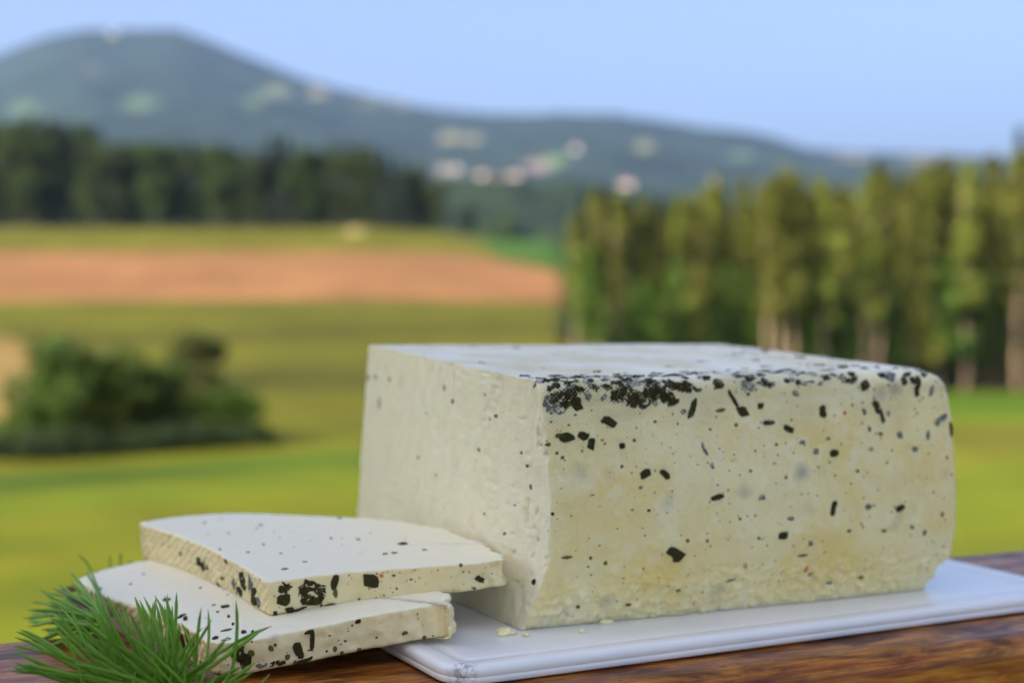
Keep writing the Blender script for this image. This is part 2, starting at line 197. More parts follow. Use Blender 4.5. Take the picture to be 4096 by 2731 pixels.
# ------------------------------------------------------------------ materials
class NT:
    def __init__(self, name):
        self.m = bpy.data.materials.new(name)
        self.m.use_nodes = True
        self.n = self.m.node_tree.nodes
        self.l = self.m.node_tree.links
        self.p = self.n["Principled BSDF"]
        self.out = self.n["Material Output"]

    def add(self, t, **kw):
        nd = self.n.new(t)
        for k, v in kw.items():
            setattr(nd, k, v)
        return nd

    def lk(self, a, b):
        self.l.new(a, b)

    def coords(self):
        return self.add("ShaderNodeTexCoord").outputs["Object"]

    def mapped(self, scale=(1, 1, 1), rot=(0, 0, 0), src=None):
        mp = self.add("ShaderNodeMapping")
        mp.inputs["Scale"].default_value = scale
        mp.inputs["Rotation"].default_value = rot
        self.lk(src or self.coords(), mp.inputs["Vector"])
        return mp.outputs[0]

    def noise(self, vec, scale, detail=3, rough=0.55, dist=0.0):
        nd = self.add("ShaderNodeTexNoise")
        nd.inputs["Scale"].default_value = scale
        nd.inputs["Detail"].default_value = detail
        nd.inputs["Roughness"].default_value = rough
        nd.inputs["Distortion"].default_value = dist
        self.lk(vec, nd.inputs["Vector"])
        return nd.outputs["Fac"]

    def ramp(self, fac, stops):
        nd = self.add("ShaderNodeValToRGB")
        e = nd.color_ramp.elements
        while len(e) < len(stops):
            e.new(0.5)
        for el, (pos, c) in zip(e, stops):
            el.position = pos
            el.color = (*c, 1) if len(c) == 3 else c
        self.lk(fac, nd.inputs[0])
        return nd.outputs[0]

    def grey(self, fac, a, b, lo=0.0, hi=1.0):
        nd = self.add("ShaderNodeMapRange")
        nd.inputs["From Min"].default_value = a
        nd.inputs["From Max"].default_value = b
        nd.inputs["To Min"].default_value = lo
        nd.inputs["To Max"].default_value = hi
        self.lk(fac, nd.inputs["Value"])
        return nd.outputs[0]

    def mix(self, fac, a, b, mode='MIX'):
        nd = self.add("ShaderNodeMix", data_type='RGBA', blend_type=mode)
        ins = [i for i in nd.inputs if i.enabled]
        for s, v in ((nd.inputs[0], fac), (nd.inputs[6], a), (nd.inputs[7], b)):
            if isinstance(v, (int, float)):
                s.default_value = v
            elif isinstance(v, tuple):
                s.default_value = (*v, 1)
            else:
                self.lk(v, s)
        return nd.outputs[2]

    def math(self, op, a, b=None):
        nd = self.add("ShaderNodeMath", operation=op)
        for s, v in ((nd.inputs[0], a), (nd.inputs[1], b)):
            if v is None:
                continue
            if isinstance(v, (int, float)):
                s.default_value = v
            else:
                self.lk(v, s)
        return nd.outputs[0]

    def attr(self, name, col=False):
        nd = self.add("ShaderNodeAttribute", attribute_name=name)
        return nd.outputs["Color" if col else "Fac"]

    def bump(self, h, strength, dist, normal=None):
        nd = self.add("ShaderNodeBump")
        nd.inputs["Strength"].default_value = strength
        nd.inputs["Distance"].default_value = dist
        self.lk(h, nd.inputs["Height"])
        if normal:
            self.lk(normal, nd.inputs["Normal"])
        return nd.outputs[0]

    def base(self, c):
        s = self.p.inputs["Base Color"]
        if isinstance(c, tuple):
            s.default_value = (*c, 1)
        else:
            self.lk(c, s)

    def setp(self, **kw):
        for k, v in kw.items():
            self.p.inputs[k.replace("_", " ")].default_value = v


def simple(name, c, rough=0.7, var=0.25, scale=3.0, bump=0.0):
    t = NT(name)
    n = t.noise(t.coords(), scale, 4)
    t.base(t.mix(n, tuple(x * (1 - var) for x in c), tuple(min(1, x * (1 + var)) for x in c)))
    t.setp(Roughness=rough)
    if bump:
        t.lk(t.bump(n, bump, 0.02), t.p.inputs["Normal"])
    return t.m


def leaf_mat(name, c1, c2, trans=0.3):
    t = NT(name)
    oi = t.add("ShaderNodeObjectInfo")
    geo = t.add("ShaderNodeNewGeometry")
    col = t.mix(geo.outputs["Random Per Island"], c1, c2)
    hs = t.add("ShaderNodeHueSaturation")
    t.lk(t.grey(oi.outputs["Random"], 0, 1, 0.75, 1.25), hs.inputs["Value"])
    t.lk(t.grey(oi.outputs["Random"], 0, 1, 0.485, 0.515), hs.inputs["Hue"])
    t.lk(col, hs.inputs["Color"])
    t.base(hs.outputs[0])
    t.setp(Roughness=0.65)
    t.p.inputs["Specular IOR Level"].default_value = 0.25
    tr = t.add("ShaderNodeBsdfTranslucent")
    t.lk(hs.outputs[0], tr.inputs[0])
    mx = t.add("ShaderNodeMixShader")
    mx.inputs[0].default_value = trans
    t.lk(t.p.outputs[0], mx.inputs[1])
    t.lk(tr.outputs[0], mx.inputs[2])
    t.lk(mx.outputs[0], t.out.inputs[0])
    return t.m


def cheese_mat():
    t = NT("herb_cheese")
    c = t.coords()
    rind = t.attr("rind")
    weave = t.attr("weave")
    cut = t.attr("cut")
    patch = t.noise(c, 26, 3, 0.5, 0.6)
    patch2 = t.noise(c, 90, 4, 0.6)
    fine = t.noise(c, 900, 3, 0.6)
    cream = t.mix(patch2, (0.86, 0.74, 0.38), (0.93, 0.85, 0.55))
    yel = t.mix(t.math('MULTIPLY', t.math('MULTIPLY', t.grey(patch, 0.40, 0.68), rind), 0.95), cream, (0.84, 0.66, 0.24))
    yel = t.mix(t.math('MULTIPLY', t.grey(t.noise(c, 150, 3, 0.6, 0.8), 0.50, 0.72), 0.6), yel, (0.92, 0.86, 0.62))
    inner = t.mix(patch2, (0.82, 0.76, 0.51), (0.89, 0.84, 0.63))
    col = t.mix(cut, yel, inner)
    col = t.mix(t.math('MULTIPLY', t.attr("topface"), 0.8), col, t.mix(patch2, (0.86, 0.79, 0.52), (0.95, 0.92, 0.80)))
    # herbs that lie just under the skin: soft grey stains
    v = t.add("ShaderNodeTexVoronoi")
    v.inputs["Scale"].default_value = 70
    v.inputs["Randomness"].default_value = 1.0
    t.lk(c, v.inputs["Vector"])
    dots = t.math('MULTIPLY', t.math('MULTIPLY', t.grey(v.outputs["Distance"], 0.36, 0.05), t.grey(t.noise(c, 40, 2), 0.48, 0.62)), t.grey(cut, 0, 1, 1, .35))
    col = t.mix(t.math('MULTIPLY', dots, 0.6), col, (0.25, 0.26, 0.26))
    grain = t.noise(c, 480, 3, 0.7)
    col = t.mix(t.grey(grain, 0.58, 0.75, 0, 0.30), col, (0.90, 0.86, 0.70))
    col = t.mix(t.grey(grain, 0.42, 0.26, 0, 0.25), col, (0.70, 0.54, 0.22))
    # weave of the cheese cloth
    sep = t.add("ShaderNodeSeparateXYZ")
    t.lk(c, sep.inputs[0])
    wob = t.math('MULTIPLY', t.math('SUBTRACT', patch2, 0.5), 3.0)
    fa = t.math('ADD', t.math('MULTIPLY', sep.outputs[0], 2 * math.pi / 0.0017), wob)
    fb = t.math('ADD', t.math('MULTIPLY', t.math('ADD', sep.outputs[1], sep.outputs[2]), 2 * math.pi / 0.0017), wob)
    wv = t.math('MULTIPLY', t.math('SINE', fa), t.math('SINE', fb))
    wv01 = t.grey(wv, -1, 1)
    col = t.mix(t.math('MULTIPLY', t.math('MULTIPLY', t.grey(wv01, 0.55, 0.1), weave), 0.9), col, (0.66, 0.52, 0.24))
    t.base(col)
    h = t.math('ADD', t.math('MULTIPLY', fine, 0.35), t.math('MULTIPLY', t.math('MULTIPLY', wv01, weave), 1.0))
    nrm = t.bump(t.noise(c, 260, 5, 0.65), 0.45, 0.0011)
    t.lk(t.bump(h, 0.65, 0.0008, nrm), t.p.inputs["Normal"])
    t.setp(Roughness=0.36)
    t.p.inputs["Coat Weight"].default_value = 0.12
    t.p.inputs["Coat Roughness"].default_value = 0.22
    t.p.inputs["Subsurface Weight"].default_value = 0.6
    t.p.inputs["Subsurface Radius"].default_value = (0.006, 0.004, 0.0018)
    t.p.inputs["Subsurface Scale"].default_value = 0.5
    t.p.inputs["Specular IOR Level"].default_value = 0.3
    return t.m


def slice_mat():
    """the same cheese, with the diagonal ribs of the cloth on the rind side"""
    t = NT("herb_cheese_slice")
    c = t.coords()
    weave = t.attr("weave")
    cut = t.attr("cut")
    patch2 = t.noise(c, 120, 4, 0.6)
    cream = t.mix(patch2, (0.80, 0.65, 0.31), (0.90, 0.79, 0.50))
    inner = t.mix(t.noise(t.mapped((1, 5, 1)), 60, 3), (0.84, 0.77, 0.54), (0.90, 0.84, 0.65))
    col = t.mix(cut, cream, inner)
    sep = t.add("ShaderNodeSeparateXYZ")
    t.lk(c, sep.inputs[0])
    wob = t.math('MULTIPLY', t.math('SUBTRACT', t.noise(c, 75, 3, 0.6), 0.5), 8.0)
    fa = t.math('ADD', t.math('MULTIPLY', t.math('ADD', sep.outputs[1], t.math('MULTIPLY', sep.outputs[2], 1.3)), 2 * math.pi / 0.0050), wob)
    fb = t.math('ADD', t.math('MULTIPLY', sep.outputs[2], 2 * math.pi / 0.0021), wob)
    wv = t.math('ADD', t.math('MULTIPLY', t.math('SINE', fa), 0.55), t.math('MULTIPLY', t.math('SINE', fb), 0.2))
    wv01 = t.grey(wv, -1, 1)
    col = t.mix(t.math('MULTIPLY', t.math('MULTIPLY', t.grey(wv01, 0.6, 0.2), weave), 0.5), col, (0.66, 0.49, 0.17))
    v = t.add("ShaderNodeTexVoronoi")
    v.inputs["Scale"].default_value = 110
    t.lk(c, v.inputs["Vector"])
    dots = t.math('MULTIPLY', t.grey(v.outputs["Distance"], 0.30, 0.05), t.grey(t.noise(c, 60, 2), 0.55, 0.68))
    col = t.mix(t.math('MULTIPLY', dots, 0.4), col, (0.25, 0.26, 0.25))
    t.base(col)
    h = t.math('ADD', t.math('MULTIPLY', t.noise(c, 700, 3, 0.6), 0.4), t.math('MULTIPLY', wv01, weave))
    t.lk(t.bump(h, 0.6, 0.0008), t.p.inputs["Normal"])
    t.setp(Roughness=0.45)
    t.p.inputs["Subsurface Weight"].default_value = 0.35
    t.p.inputs["Subsurface Radius"].default_value = (0.006, 0.004, 0.0018)
    t.p.inputs["Subsurface Scale"].default_value = 0.6
    t.p.inputs["Specular IOR Level"].default_value = 0.35
    return t.m


def herb_mat(name, c, c2):
    t = NT(name)
    n = t.noise(t.coords(), 1400, 3)
    t.base(t.mix(n, c, c2))
    t.setp(Roughness=0.75)
    t.p.inputs['Specular IOR Level'].default_value = 0.12
    t.lk(t.bump(n, 0.5, 0.0004), t.p.inputs["Normal"])
    return t.m


HERB = {
    'd': herb_mat("herb_dark", (0.022, 0.021, 0.007), (0.068, 0.060, 0.018)),
    'c': herb_mat("herb_dark_dusted", (0.018, 0.017, 0.007), (0.085, 0.070, 0.024)),
    'o': herb_mat("herb_olive", (0.085, 0.075, 0.016), (0.190, 0.155, 0.035)),
    'g': herb_mat("herb_grey", (0.085, 0.090, 0.085), (0.230, 0.235, 0.220)),
    'r': herb_mat("pepper_red", (0.55, 0.10, 0.03), (0.75, 0.22, 0.08)),
    'p': herb_mat("pepper_pale", (0.50, 0.27, 0.18), (0.62, 0.40, 0.28)),
}
HERB['t'] = HERB['d']
FLAKE_NAME = {'r': "pepper_flake", 'p': "pepper_flake"}
CHEESE = cheese_mat()
SLICE = slice_mat()


def board_mat():
    t = NT("white_plastic")
    c = t.coords()
    n = t.noise(t.mapped((6, 80, 80), src=c), 8, 4)
    n2 = t.noise(c, 30, 4)
    col = t.mix(n2, (0.79, 0.79, 0.79), (0.88, 0.88, 0.87))
    # scuffed stain near the near left corner
    vm = t.add("ShaderNodeVectorMath", operation='DISTANCE')
    vm.inputs[1].default_value = (-0.0405, -0.0362, -0.002)
    t.lk(c, vm.inputs[0])
    near = t.grey(vm.outputs["Value"], 0.0062, 0.001)
    st = t.math('MULTIPLY', near, t.grey(t.noise(c, 420, 4, 0.7), 0.45, 0.6))
    col = t.mix(t.math('MULTIPLY', st, 0.85), col, (0.10, 0.11, 0.16))
    t.base(col)
    t.lk(t.bump(n, 0.12, 0.0004), t.p.inputs["Normal"])
    t.setp(Roughness=0.2)
    t.p.inputs["Subsurface Weight"].default_value = 0.1
    t.p.inputs["Subsurface Radius"].default_value = (0.002, 0.002, 0.002)
    return t.m


def wood_mat(name="varnished_wood", dark=1.0):
    t = NT(name)
    c = t.coords()
    g1 = t.noise(t.mapped((4, 60, 60), src=c), 3.0, 6, 0.6, 1.5)
    g2 = t.noise(t.mapped((10, 300, 300), src=c), 2.0, 5, 0.6, 0.6)
    blot = t.noise(t.mapped((20, 60, 60), src=c), 1.6, 5, 0.65, 0.5)
    col = t.ramp(g1, [(0.28, (0.075, 0.015, 0.002)), (0.42, (0.26, 0.066, 0.006)), (0.56, (0.50, 0.175, 0.020)), (0.75, (0.62, 0.29, 0.05))])
    col = t.mix(t.math('MULTIPLY', t.grey(g2, 0.5, 0.7), 0.55), col, (0.09, 0.025, 0.006))
    top = t.attr("topside")
    stain = t.math('MULTIPLY', t.grey(blot, 0.42, 0.60), t.grey(top, 0, 1, 0.25, 1.0))
    col = t.mix(t.math('MULTIPLY', stain, 0.85), col, (0.045, 0.012, 0.005))
    t.base(col)
    h = t.math('ADD', t.math('MULTIPLY', g2, 0.5), blot)
    t.lk(t.bump(h, 0.5, 0.0015), t.p.inputs["Normal"])
    t.lk(t.grey(blot, 0.35, 0.65, 0.26, 0.5), t.p.inputs["Roughness"])
    t.p.inputs["Specular IOR Level"].default_value = 0.3
    t.p.inputs["Coat Weight"].default_value = 0.15
    t.p.inputs["Coat Roughness"].default_value = 0.28
    return t.m


def needle_mat():
    t = NT("pine_needle")
    oi = t.add("ShaderNodeObjectInfo")
    c = t.coords()
    sep = t.add("ShaderNodeSeparateXYZ")
    t.lk(c, sep.inputs[0])
    base = t.mix(oi.outputs["Random"], (0.095, 0.245, 0.014), (0.190, 0.370, 0.040))
    n = t.noise(t.mapped((0.3, 0.3, 9), src=c), 3, 3)
    base = t.mix(t.grey(n, 0.5, 0.8, 0, 0.6), base, (0.18, 0.28, 0.05))
    base = t.mix(t.grey(sep.outputs[2], 0.955, 0.995), base, (0.36, 0.33, 0.17))
    t.base(base)
    t.setp(Roughness=0.5)
    t.p.inputs["Specular IOR Level"].default_value = 0.22
    return t.m


NEEDLE = needle_mat()
BARK = simple("twig_bark", (0.16, 0.085, 0.04), 0.8, 0.4, 300)
TRUNK = simple("tree_bark", (0.26, 0.18, 0.11), 0.9, 0.35, 2.0, 0.4)
TRUNK_DARK = simple("dark_bark", (0.09, 0.065, 0.045), 0.9, 0.35, 2.0)

# ------------------------------------------------------------------ ground sheet
D_NODES = np.array([4, 12, 20, 30, 45, 60, 80, 110, 150, 172, 300, 370, 450, 620, 900, 1500, 3000, 14000], dtype=float)
Y_LEFT = np.array([3900, 1980, 1442, 1205, 1058, 985, 915, 826, 728, 690, 577, 526, 520, 585, 650, 640, 610, 640], dtype=float)
Y_MID = np.array([3900, 1980, 1442, 1205, 1065, 985, 915, 830, 735, 692, 592, 552, 560, 620, 655, 640, 610, 640], dtype=float)
Y_RIGHT = np.array([3900, 1980, 1442, 1205, 1075, 1012, 965, 920, 884, 872, 812, 790, 770, 745, 715, 690, 640, 640], dtype=float)


def ground_z(x, y):
    """height of the ground, metres, from plan position (arrays)"""
    x = np.asarray(x, dtype=float)
    y = np.asarray(y, dtype=float)
    r = np.hypot(x, y)
    d = np.clip(np.maximum(y, r * 0.35), 4, 14000)
    c = 1176 + 3500 * np.clip(x / d, -2, 2)
    ld = np.log(d)
    ln = np.log(D_NODES)
    zl = [(660 - Y) / 3500 * D_NODES for Y in (Y_LEFT, Y_MID, Y_RIGHT)]
    a, b, e = [np.interp(ld, ln, z) for z in zl]
    t1 = np.clip((c - 850) / (1250 - 850), 0, 1)
    t2 = np.clip((c - 1250) / (1650 - 1250), 0, 1)
    t1 = t1 * t1 * (3 - 2 * t1)
    t2 = t2 * t2 * (3 - 2 * t2)
    z = (a * (1 - t1) + b * t1) * (1 - t2) + e * t2
    back = np.clip((-y + 0.15 * r) / (0.5 * r + 1), 0, 1)
    flat = -4.0 + 0 * z
    return EYE + z * (1 - back) + flat * back


def ground_cols(x, y, z):
    d = np.maximum(y, 1.0)
    c = 1176 + 3500 * x / d
    ln = np.log(np.clip(d, 4, 14000))
    n = len(x)
    big = fbm(np.stack([x / 9, y / 14, 0 * x], 1), 3)
    sml = fbm(np.stack([x / 2.2, y / 2.2, 0 * x + 5], 1), 2)
    lawn = np.array([0.205, 0.245, 0.014])
    olive = np.array([0.165, 0.168, 0.014])
    col = np.tile(lawn, (n, 1))

    def put(mask, colour):
        m = np.clip(mask, 0, 1)[:, None]
        col[:] = col * (1 - m) + np.array(colour) * m

    def band(v, a, b, s):
        return np.clip((v - a) / s, 0, 1) * np.clip((b - v) / s, 0, 1)
    # lighter and darker stripes of the near meadow run a little away to the right
    q = d - 1.0 * (x + 9) * np.clip((60 - d) / 12, 0, 1)
    put(0.75 * band(q, 23, 26.5, 1.2), (0.235, 0.235, 0.017))
    put(0.8 * band(q, 28.5, 32, 1.2), (0.24, 0.25, 0.017))
    put(0.8 * band(q, 34.0, 37.0, 0.8), (0.15, 0.235, 0.013))
    put(1.0 * band(q, 39.3, 44.6, 1.0), (0.075, 0.165, 0.012))
    put(0.8 * band(q, 44.4, 51, 1.2), (0.215, 0.222, 0.018))
    put(np.clip((d - 52) / 5, 0, 1) * (c < 1500), olive)
    put(0.6 * band(d, 85, 100, 4) * (c < 1300), (0.130, 0.130, 0.012))
    put(0.5 * band(d, 118, 130, 4) * (c < 1300), (0.19, 0.185, 0.018))
    # ripe grain at the left
    gr = np.clip((d - 66) / 3, 0, 1) * np.clip((132 - d) / 5, 0, 1) * np.clip((np.interp(d, [66, 112, 142], [110, 95, -10]) - c) / 25, 0, 1)
    put(gr, (0.40, 0.28, 0.09))
    # ploughed / ripe brown field and the green strip behind it
    put((d > 300).astype(float) * np.clip((d - 296) / 6, 0, 1), (0.20, 0.20, 0.022))
    edge = 300 - np.clip((x + 6) / 13.5, 0, 2) * 72
    br = np.clip((d - 171 + 0.06 * np.abs(x + 20)) / 4, 0, 1) * np.clip((edge - d) / 5, 0, 1) * np.clip((7.0 - 1.3 * ((d - 205) / 30) ** 2 * (d > 205) - x * 200 / np.maximum(d, 1)) / 0.6, 0, 1)
    put(br * (c < 1420), (0.44, 0.222, 0.090))
    rim = band(d, 0, 9999, 1) * np.clip(1 - np.abs(d - edge - 5) / 6, 0, 1) * (c < 1420) * (c > 1050)
    put(rim, (0.26, 0.20, 0.03))
    put(np.clip((d - edge - 10) / 15, 0, 1) * np.clip((c - 1080) / 60, 0, 1) * (d > 230) * (d < 700), (0.085, 0.19, 0.03))
    # right hand field
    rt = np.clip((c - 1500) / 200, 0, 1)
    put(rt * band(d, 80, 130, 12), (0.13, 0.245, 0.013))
    put(rt * band(d, 46, 78, 8), (0.285, 0.285, 0.03))
    put(rt * band(d, 30, 46, 4) * 0.6, (0.195, 0.25, 0.016))
    put(0.5 * rt * band(d, 24, 29, 1.5), (0.18, 0.20, 0.025))
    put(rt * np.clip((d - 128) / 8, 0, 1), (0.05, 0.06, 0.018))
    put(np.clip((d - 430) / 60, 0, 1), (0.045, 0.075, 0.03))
    roll = fbm(np.stack([(x + 0.5 * y) / 26, (y - 0.35 * x) / 9, 0 * x + 2], 1), 2)
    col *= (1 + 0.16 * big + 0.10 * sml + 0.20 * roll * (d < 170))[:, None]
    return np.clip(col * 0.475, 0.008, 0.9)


az = np.concatenate([np.linspace(-math.pi, -0.62, 40, endpoint=False), np.linspace(-0.62, 0.62, 260, endpoint=False), np.linspace(0.62, math.pi, 40, endpoint=False)])
rr = np.concatenate([np.geomspace(2.0, 15, 14, endpoint=False), np.geomspace(15, 650, 220, endpoint=False), np.geomspace(650, 13000, 40)])
AZ, RRr = np.meshgrid(az, rr)
gx = (np.sin(AZ) * RRr).ravel()
gy = (np.cos(AZ) * RRr).ravel()
gz = ground_z(gx, gy)
na, nr = len(az), len(rr)
ii, jj = np.meshgrid(np.arange(na), np.arange(nr - 1))
i2 = (ii + 1) % na
gf = np.stack([jj * na + ii, jj * na + i2, (jj + 1) * na + i2, (jj + 1) * na + ii], -1).reshape(-1, 4)[:, ::-1]
cidx = len(gx)
gx = np.append(gx, 0.0); gy = np.append(gy, 0.0); gz = np.append(gz, ground_z([0.0], [0.0]))
tri = [(k, (k + 1) % na, cidx) for k in range(na)]
gt = NT("meadow")
gn = gt.noise(gt.mapped((0.35, 0.35, 0.35)), 1.0, 6, 0.6)
gn2 = gt.noise(gt.coords(), 3.0, 4, 0.6)
gcol = gt.mix(gt.grey(gn, 0.3, 0.7), (0.82, 0.82, 0.82), (1.16, 1.14, 1.1))
gt.base(gt.mix(1.0, gt.attr("albedo", True), gcol, 'MULTIPLY'))
gt.setp(Roughness=0.85)
gt.p.inputs["Specular IOR Level"].default_value = 0.05
gt.lk(gt.bump(gn2, 0.5, 0.08), gt.p.inputs["Normal"])
gv = np.stack([gx, gy, gz], 1)
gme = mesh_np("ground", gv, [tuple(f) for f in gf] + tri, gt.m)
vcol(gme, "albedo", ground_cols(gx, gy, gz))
ground = link("ground", gme)
tag(ground, kind="structure")
# ------------------------------------------------------------------ mountain and wooded hill
def ridge(name, prof, d_foot, d_top, d_back, y_foot, mat, ncol, nrow, bump, label_seed, patches=(), lo=-1800, hi=4200, tree_amp=6.0, base_c=(0.015, 0.026, 0.016)):
    px = np.array([p[0] for p in prof], dtype=float)
    py = np.array([p[1] for p in prof], dtype=float)
    cols = np.linspace(lo, hi, ncol)
    ytop = np.interp(cols, px, py)
    t = np.linspace(0, 1, nrow)
    C, T = np.meshgrid(cols, t)
    YT = np.tile(ytop, (nrow, 1))
    D = d_foot + (d_top - d_foot) * T
    YI = y_foot + (YT - y_foot) * (1 - (1 - T) ** 1.35)
    X = (C - 1176) / 3500 * D
    Z = EYE + (660 - YI) / 3500 * D
    env = np.sin(np.clip(T, 0, 1) * math.pi) * 0.9 + 0.1
    P = np.stack([X.ravel() / bump, D.ravel() / bump, np.full(X.size, label_seed)], 1)
    Z = Z + (fbm(P, 4).reshape(X.shape)) * bump * 0.10 * env
    Pt = np.stack([X.ravel() / 22, D.ravel() / 22, np.full(X.size, 3.3)], 1)
    Z = Z + tree_amp * vnoise(Pt).reshape(X.shape)
    # the far side falls away again
    tb = np.linspace(0, 1, 14)[1:]
    Xb = (np.tile(cols, (13, 1)) - 1176) / 3500 * d_top
    Db = d_top + (d_back - d_top) * tb[:, None] + 0 * Xb
    Zb = Z[-1][None, :] * (1 - tb[:, None] ** 1.3) + (-60) * tb[:, None] ** 1.3
    X = np.vstack([X, Xb]); D = np.vstack([D, Db]); Z = np.vstack([Z, Zb])
    n = X.shape[0]
    v = np.stack([X.ravel(), D.ravel(), Z.ravel()], 1)
    i, j = np.meshgrid(np.arange(ncol - 1), np.arange(n - 1))
    f = np.stack([j * ncol + i, j * ncol + i + 1, (j + 1) * ncol + i + 1, (j + 1) * ncol + i], -1).reshape(-1, 4)
    me = mesh_np(name, v, f, mat)
    col = np.tile(np.array(base_c), (len(v), 1))
    nn = fbm(np.stack([v[:, 0] / 130, v[:, 1] / 130, v[:, 2] / 130], 1), 3)
    col *= (1 + 0.35 * nn)[:, None]
    cc = 1176 + 3500 * v[:, 0] / v[:, 1]
    yy = 660 - 3500 * (v[:, 2] - EYE) / v[:, 1]
    wob = fbm(np.stack([v[:, 0] / 60, v[:, 1] / 60, v[:, 2] * 0], 1), 2)
    for (x0, y0, rx, ry, c) in patches:
        m = np.clip((0.95 - np.hypot((cc - x0) / rx, (yy - y0) / ry) + 0.35 * wob) * 3, 0, 1)[:, None]
        col = col * (1 - m) + np.array(c) * m
    vcol(me, "albedo", np.clip(col, 0.01, 0.8))
    o = link(name, me)
    tag(o, kind="structure")
    vv = v.reshape(X.shape[0], ncol, 3)

    def at(c, y):
        """point of the slope that shows at column c, height y"""
        k = int(np.argmin(np.abs(cols - c)))
        line = vv[:nrow, k]
        yy = 660 - 3500 * (line[:, 2] - EYE) / line[:, 1]
        q = int(np.argmin(np.abs(yy - y)))
        return Vector(line[q])
    return o, at


mt = NT("far_forest")
mt.base(mt.attr("albedo", True))
mt.setp(Roughness=0.95)
mt.p.inputs["Specular IOR Level"].default_value = 0.05
PROF = [(-1800, 330), (-1100, 240), (-600, 215), (-250, 185), (0, 130), (100, 92), (200, 72), (300, 73), (400, 71), (440, 82), (500, 105), (600, 145), (700, 185), (800, 215), (900, 235), (1000, 255), (1100, 262), (1200, 268), (1300, 262), (1400, 262), (1500, 276), (1600, 292), (1700, 305), (1780, 320), (1850, 343), (1950, 354), (2100, 358), (2200, 362), (2352, 372), (2700, 380), (3300, 350), (4200, 420)]
FIELD_Y = (0.21, 0.18, 0.085); FIELD_G = (0.08, 0.125, 0.04); FIELD_P = (0.20, 0.14, 0.11)
mountain, mt_at = ridge("mountain", PROF, 2300, 5200, 7800, 520, mt.m, 620, 150, 420, 1.7, patches=[
    (1035, 318, 42, 14, FIELD_Y), (1085, 322, 30, 10, FIELD_Y), (590, 235, 34, 15, FIELD_G), (640, 212, 36, 16, (0.12, 0.135, 0.06)), (730, 215, 26, 14, FIELD_Y),
    (1235, 385, 38, 18, FIELD_P), (1275, 372, 26, 16, FIELD_G), (1478, 340, 24, 13, (0.15, 0.155, 0.06)), (1030, 395, 50, 10, (0.17, 0.14, 0.10)),
    (215, 165, 22, 9, (0.09, 0.08, 0.055)), (850, 240, 40, 8, (0.11, 0.115, 0.06)), (920, 246, 22, 6, FIELD_Y), (330, 240, 50, 14, (0.06, 0.09, 0.04)),
    (1950, 362, 60, 5, FIELD_Y), (2120, 366, 70, 6, (0.18, 0.15, 0.10)), (1700, 360, 40, 9, (0.07, 0.11, 0.05)), (60, 250, 40, 10, (0.07, 0.10, 0.04))])
hill, hill_at = ridge("wooded_hill", [(-1800, 500), (600, 470), (850, 455), (1000, 428), (1100, 425), (1200, 428), (1270, 416), (1330, 424), (1420, 440), (1600, 470), (2400, 500), (4200, 520)],
                      820, 1250, 1700, 560, mt.m, 420, 50, 120, 6.1, tree_amp=9.0, base_c=(0.017, 0.028, 0.013))

# ------------------------------------------------------------------ far houses
WALLS = simple("white_plaster", (0.78, 0.74, 0.66), 0.8, 0.06, 0.5)
CREAM = simple("cream_plaster", (0.74, 0.66, 0.50), 0.8, 0.06, 0.5)
ROOF = simple("brown_roof_tiles", (0.26, 0.12, 0.075), 0.85, 0.2, 2.0)
PANE = simple("dark_window_glass", (0.04, 0.05, 0.06), 0.2, 0.1, 1.0)
DOORM = simple("brown_door", (0.15, 0.08, 0.04), 0.6, 0.2, 3.0)


def house_parts(L, W, H, wm):
    """five meshes of a small gabled house, front towards -y, base at z 0"""
    bm = bmesh.new()
    b = [bm.verts.new((x, y, -3)) for x, y in ((-L / 2, -W / 2), (L / 2, -W / 2), (L / 2, W / 2), (-L / 2, W / 2))]
    t = [bm.verts.new((x, y, H)) for x, y in ((-L / 2, -W / 2), (L / 2, -W / 2), (L / 2, W / 2), (-L / 2, W / 2))]
    g = [bm.verts.new((-L / 2, 0, H + W * 0.38)), bm.verts.new((L / 2, 0, H + W * 0.38))]
    bm.faces.new((b[0], b[1], t[1], t[0])); bm.faces.new((b[2], b[3], t[3], t[2]))
    bm.faces.new((b[1], b[2], t[2], g[1], t[1])); bm.faces.new((b[3], b[0], t[0], g[0], t[3]))
    bm.faces.new((t[0], t[1], g[1], g[0])); bm.faces.new((t[2], t[3], g[0], g[1]))
    wall = bm_mesh("wall", bm, wm)
    bm = bmesh.new()
    o = 0.6
    sl = 0.38 * 2
    for s in (-1, 1):
        y0, z0 = s * (W / 2 + o), H - o * sl
        q = [(-L / 2 - o, y0, z0 + .05), (L / 2 + o, y0, z0 + .05), (L / 2 + o, 0, H + W * .38 + .05), (-L / 2 - o, 0, H + W * .38 + .05)]
        lo = [bm.verts.new(p) for p in q]
        up = [bm.verts.new((p[0], p[1], p[2] + .3)) for p in q]
        bm.faces.new(lo[::-1]); bm.faces.new(up)
        for k in range(4):
            bm.faces.new((lo[k], lo[(k + 1) % 4], up[(k + 1) % 4], up[k]))
    roof = bm_mesh("roof", bm, ROOF)
    bm = bmesh.new(); box_bm(bm, -.6, .6, -.05, .12, 0, 1.3); win = bm_mesh("window", bm, PANE)
    bm = bmesh.new(); box_bm(bm, -.55, .55, -.06, .12, 0, 2.1); door = bm_mesh("door", bm, DOORM)
    bm = bmesh.new(); box_bm(bm, -.4, .4, -.4, .4, 0, 1.7); chim = bm_mesh("chimney", bm, ROOF)
    return wall, roof, win, door, chim


HM = {'w': house_parts(13, 9, 5.5, WALLS), 'c': house_parts(17, 10, 6.0, CREAM)}


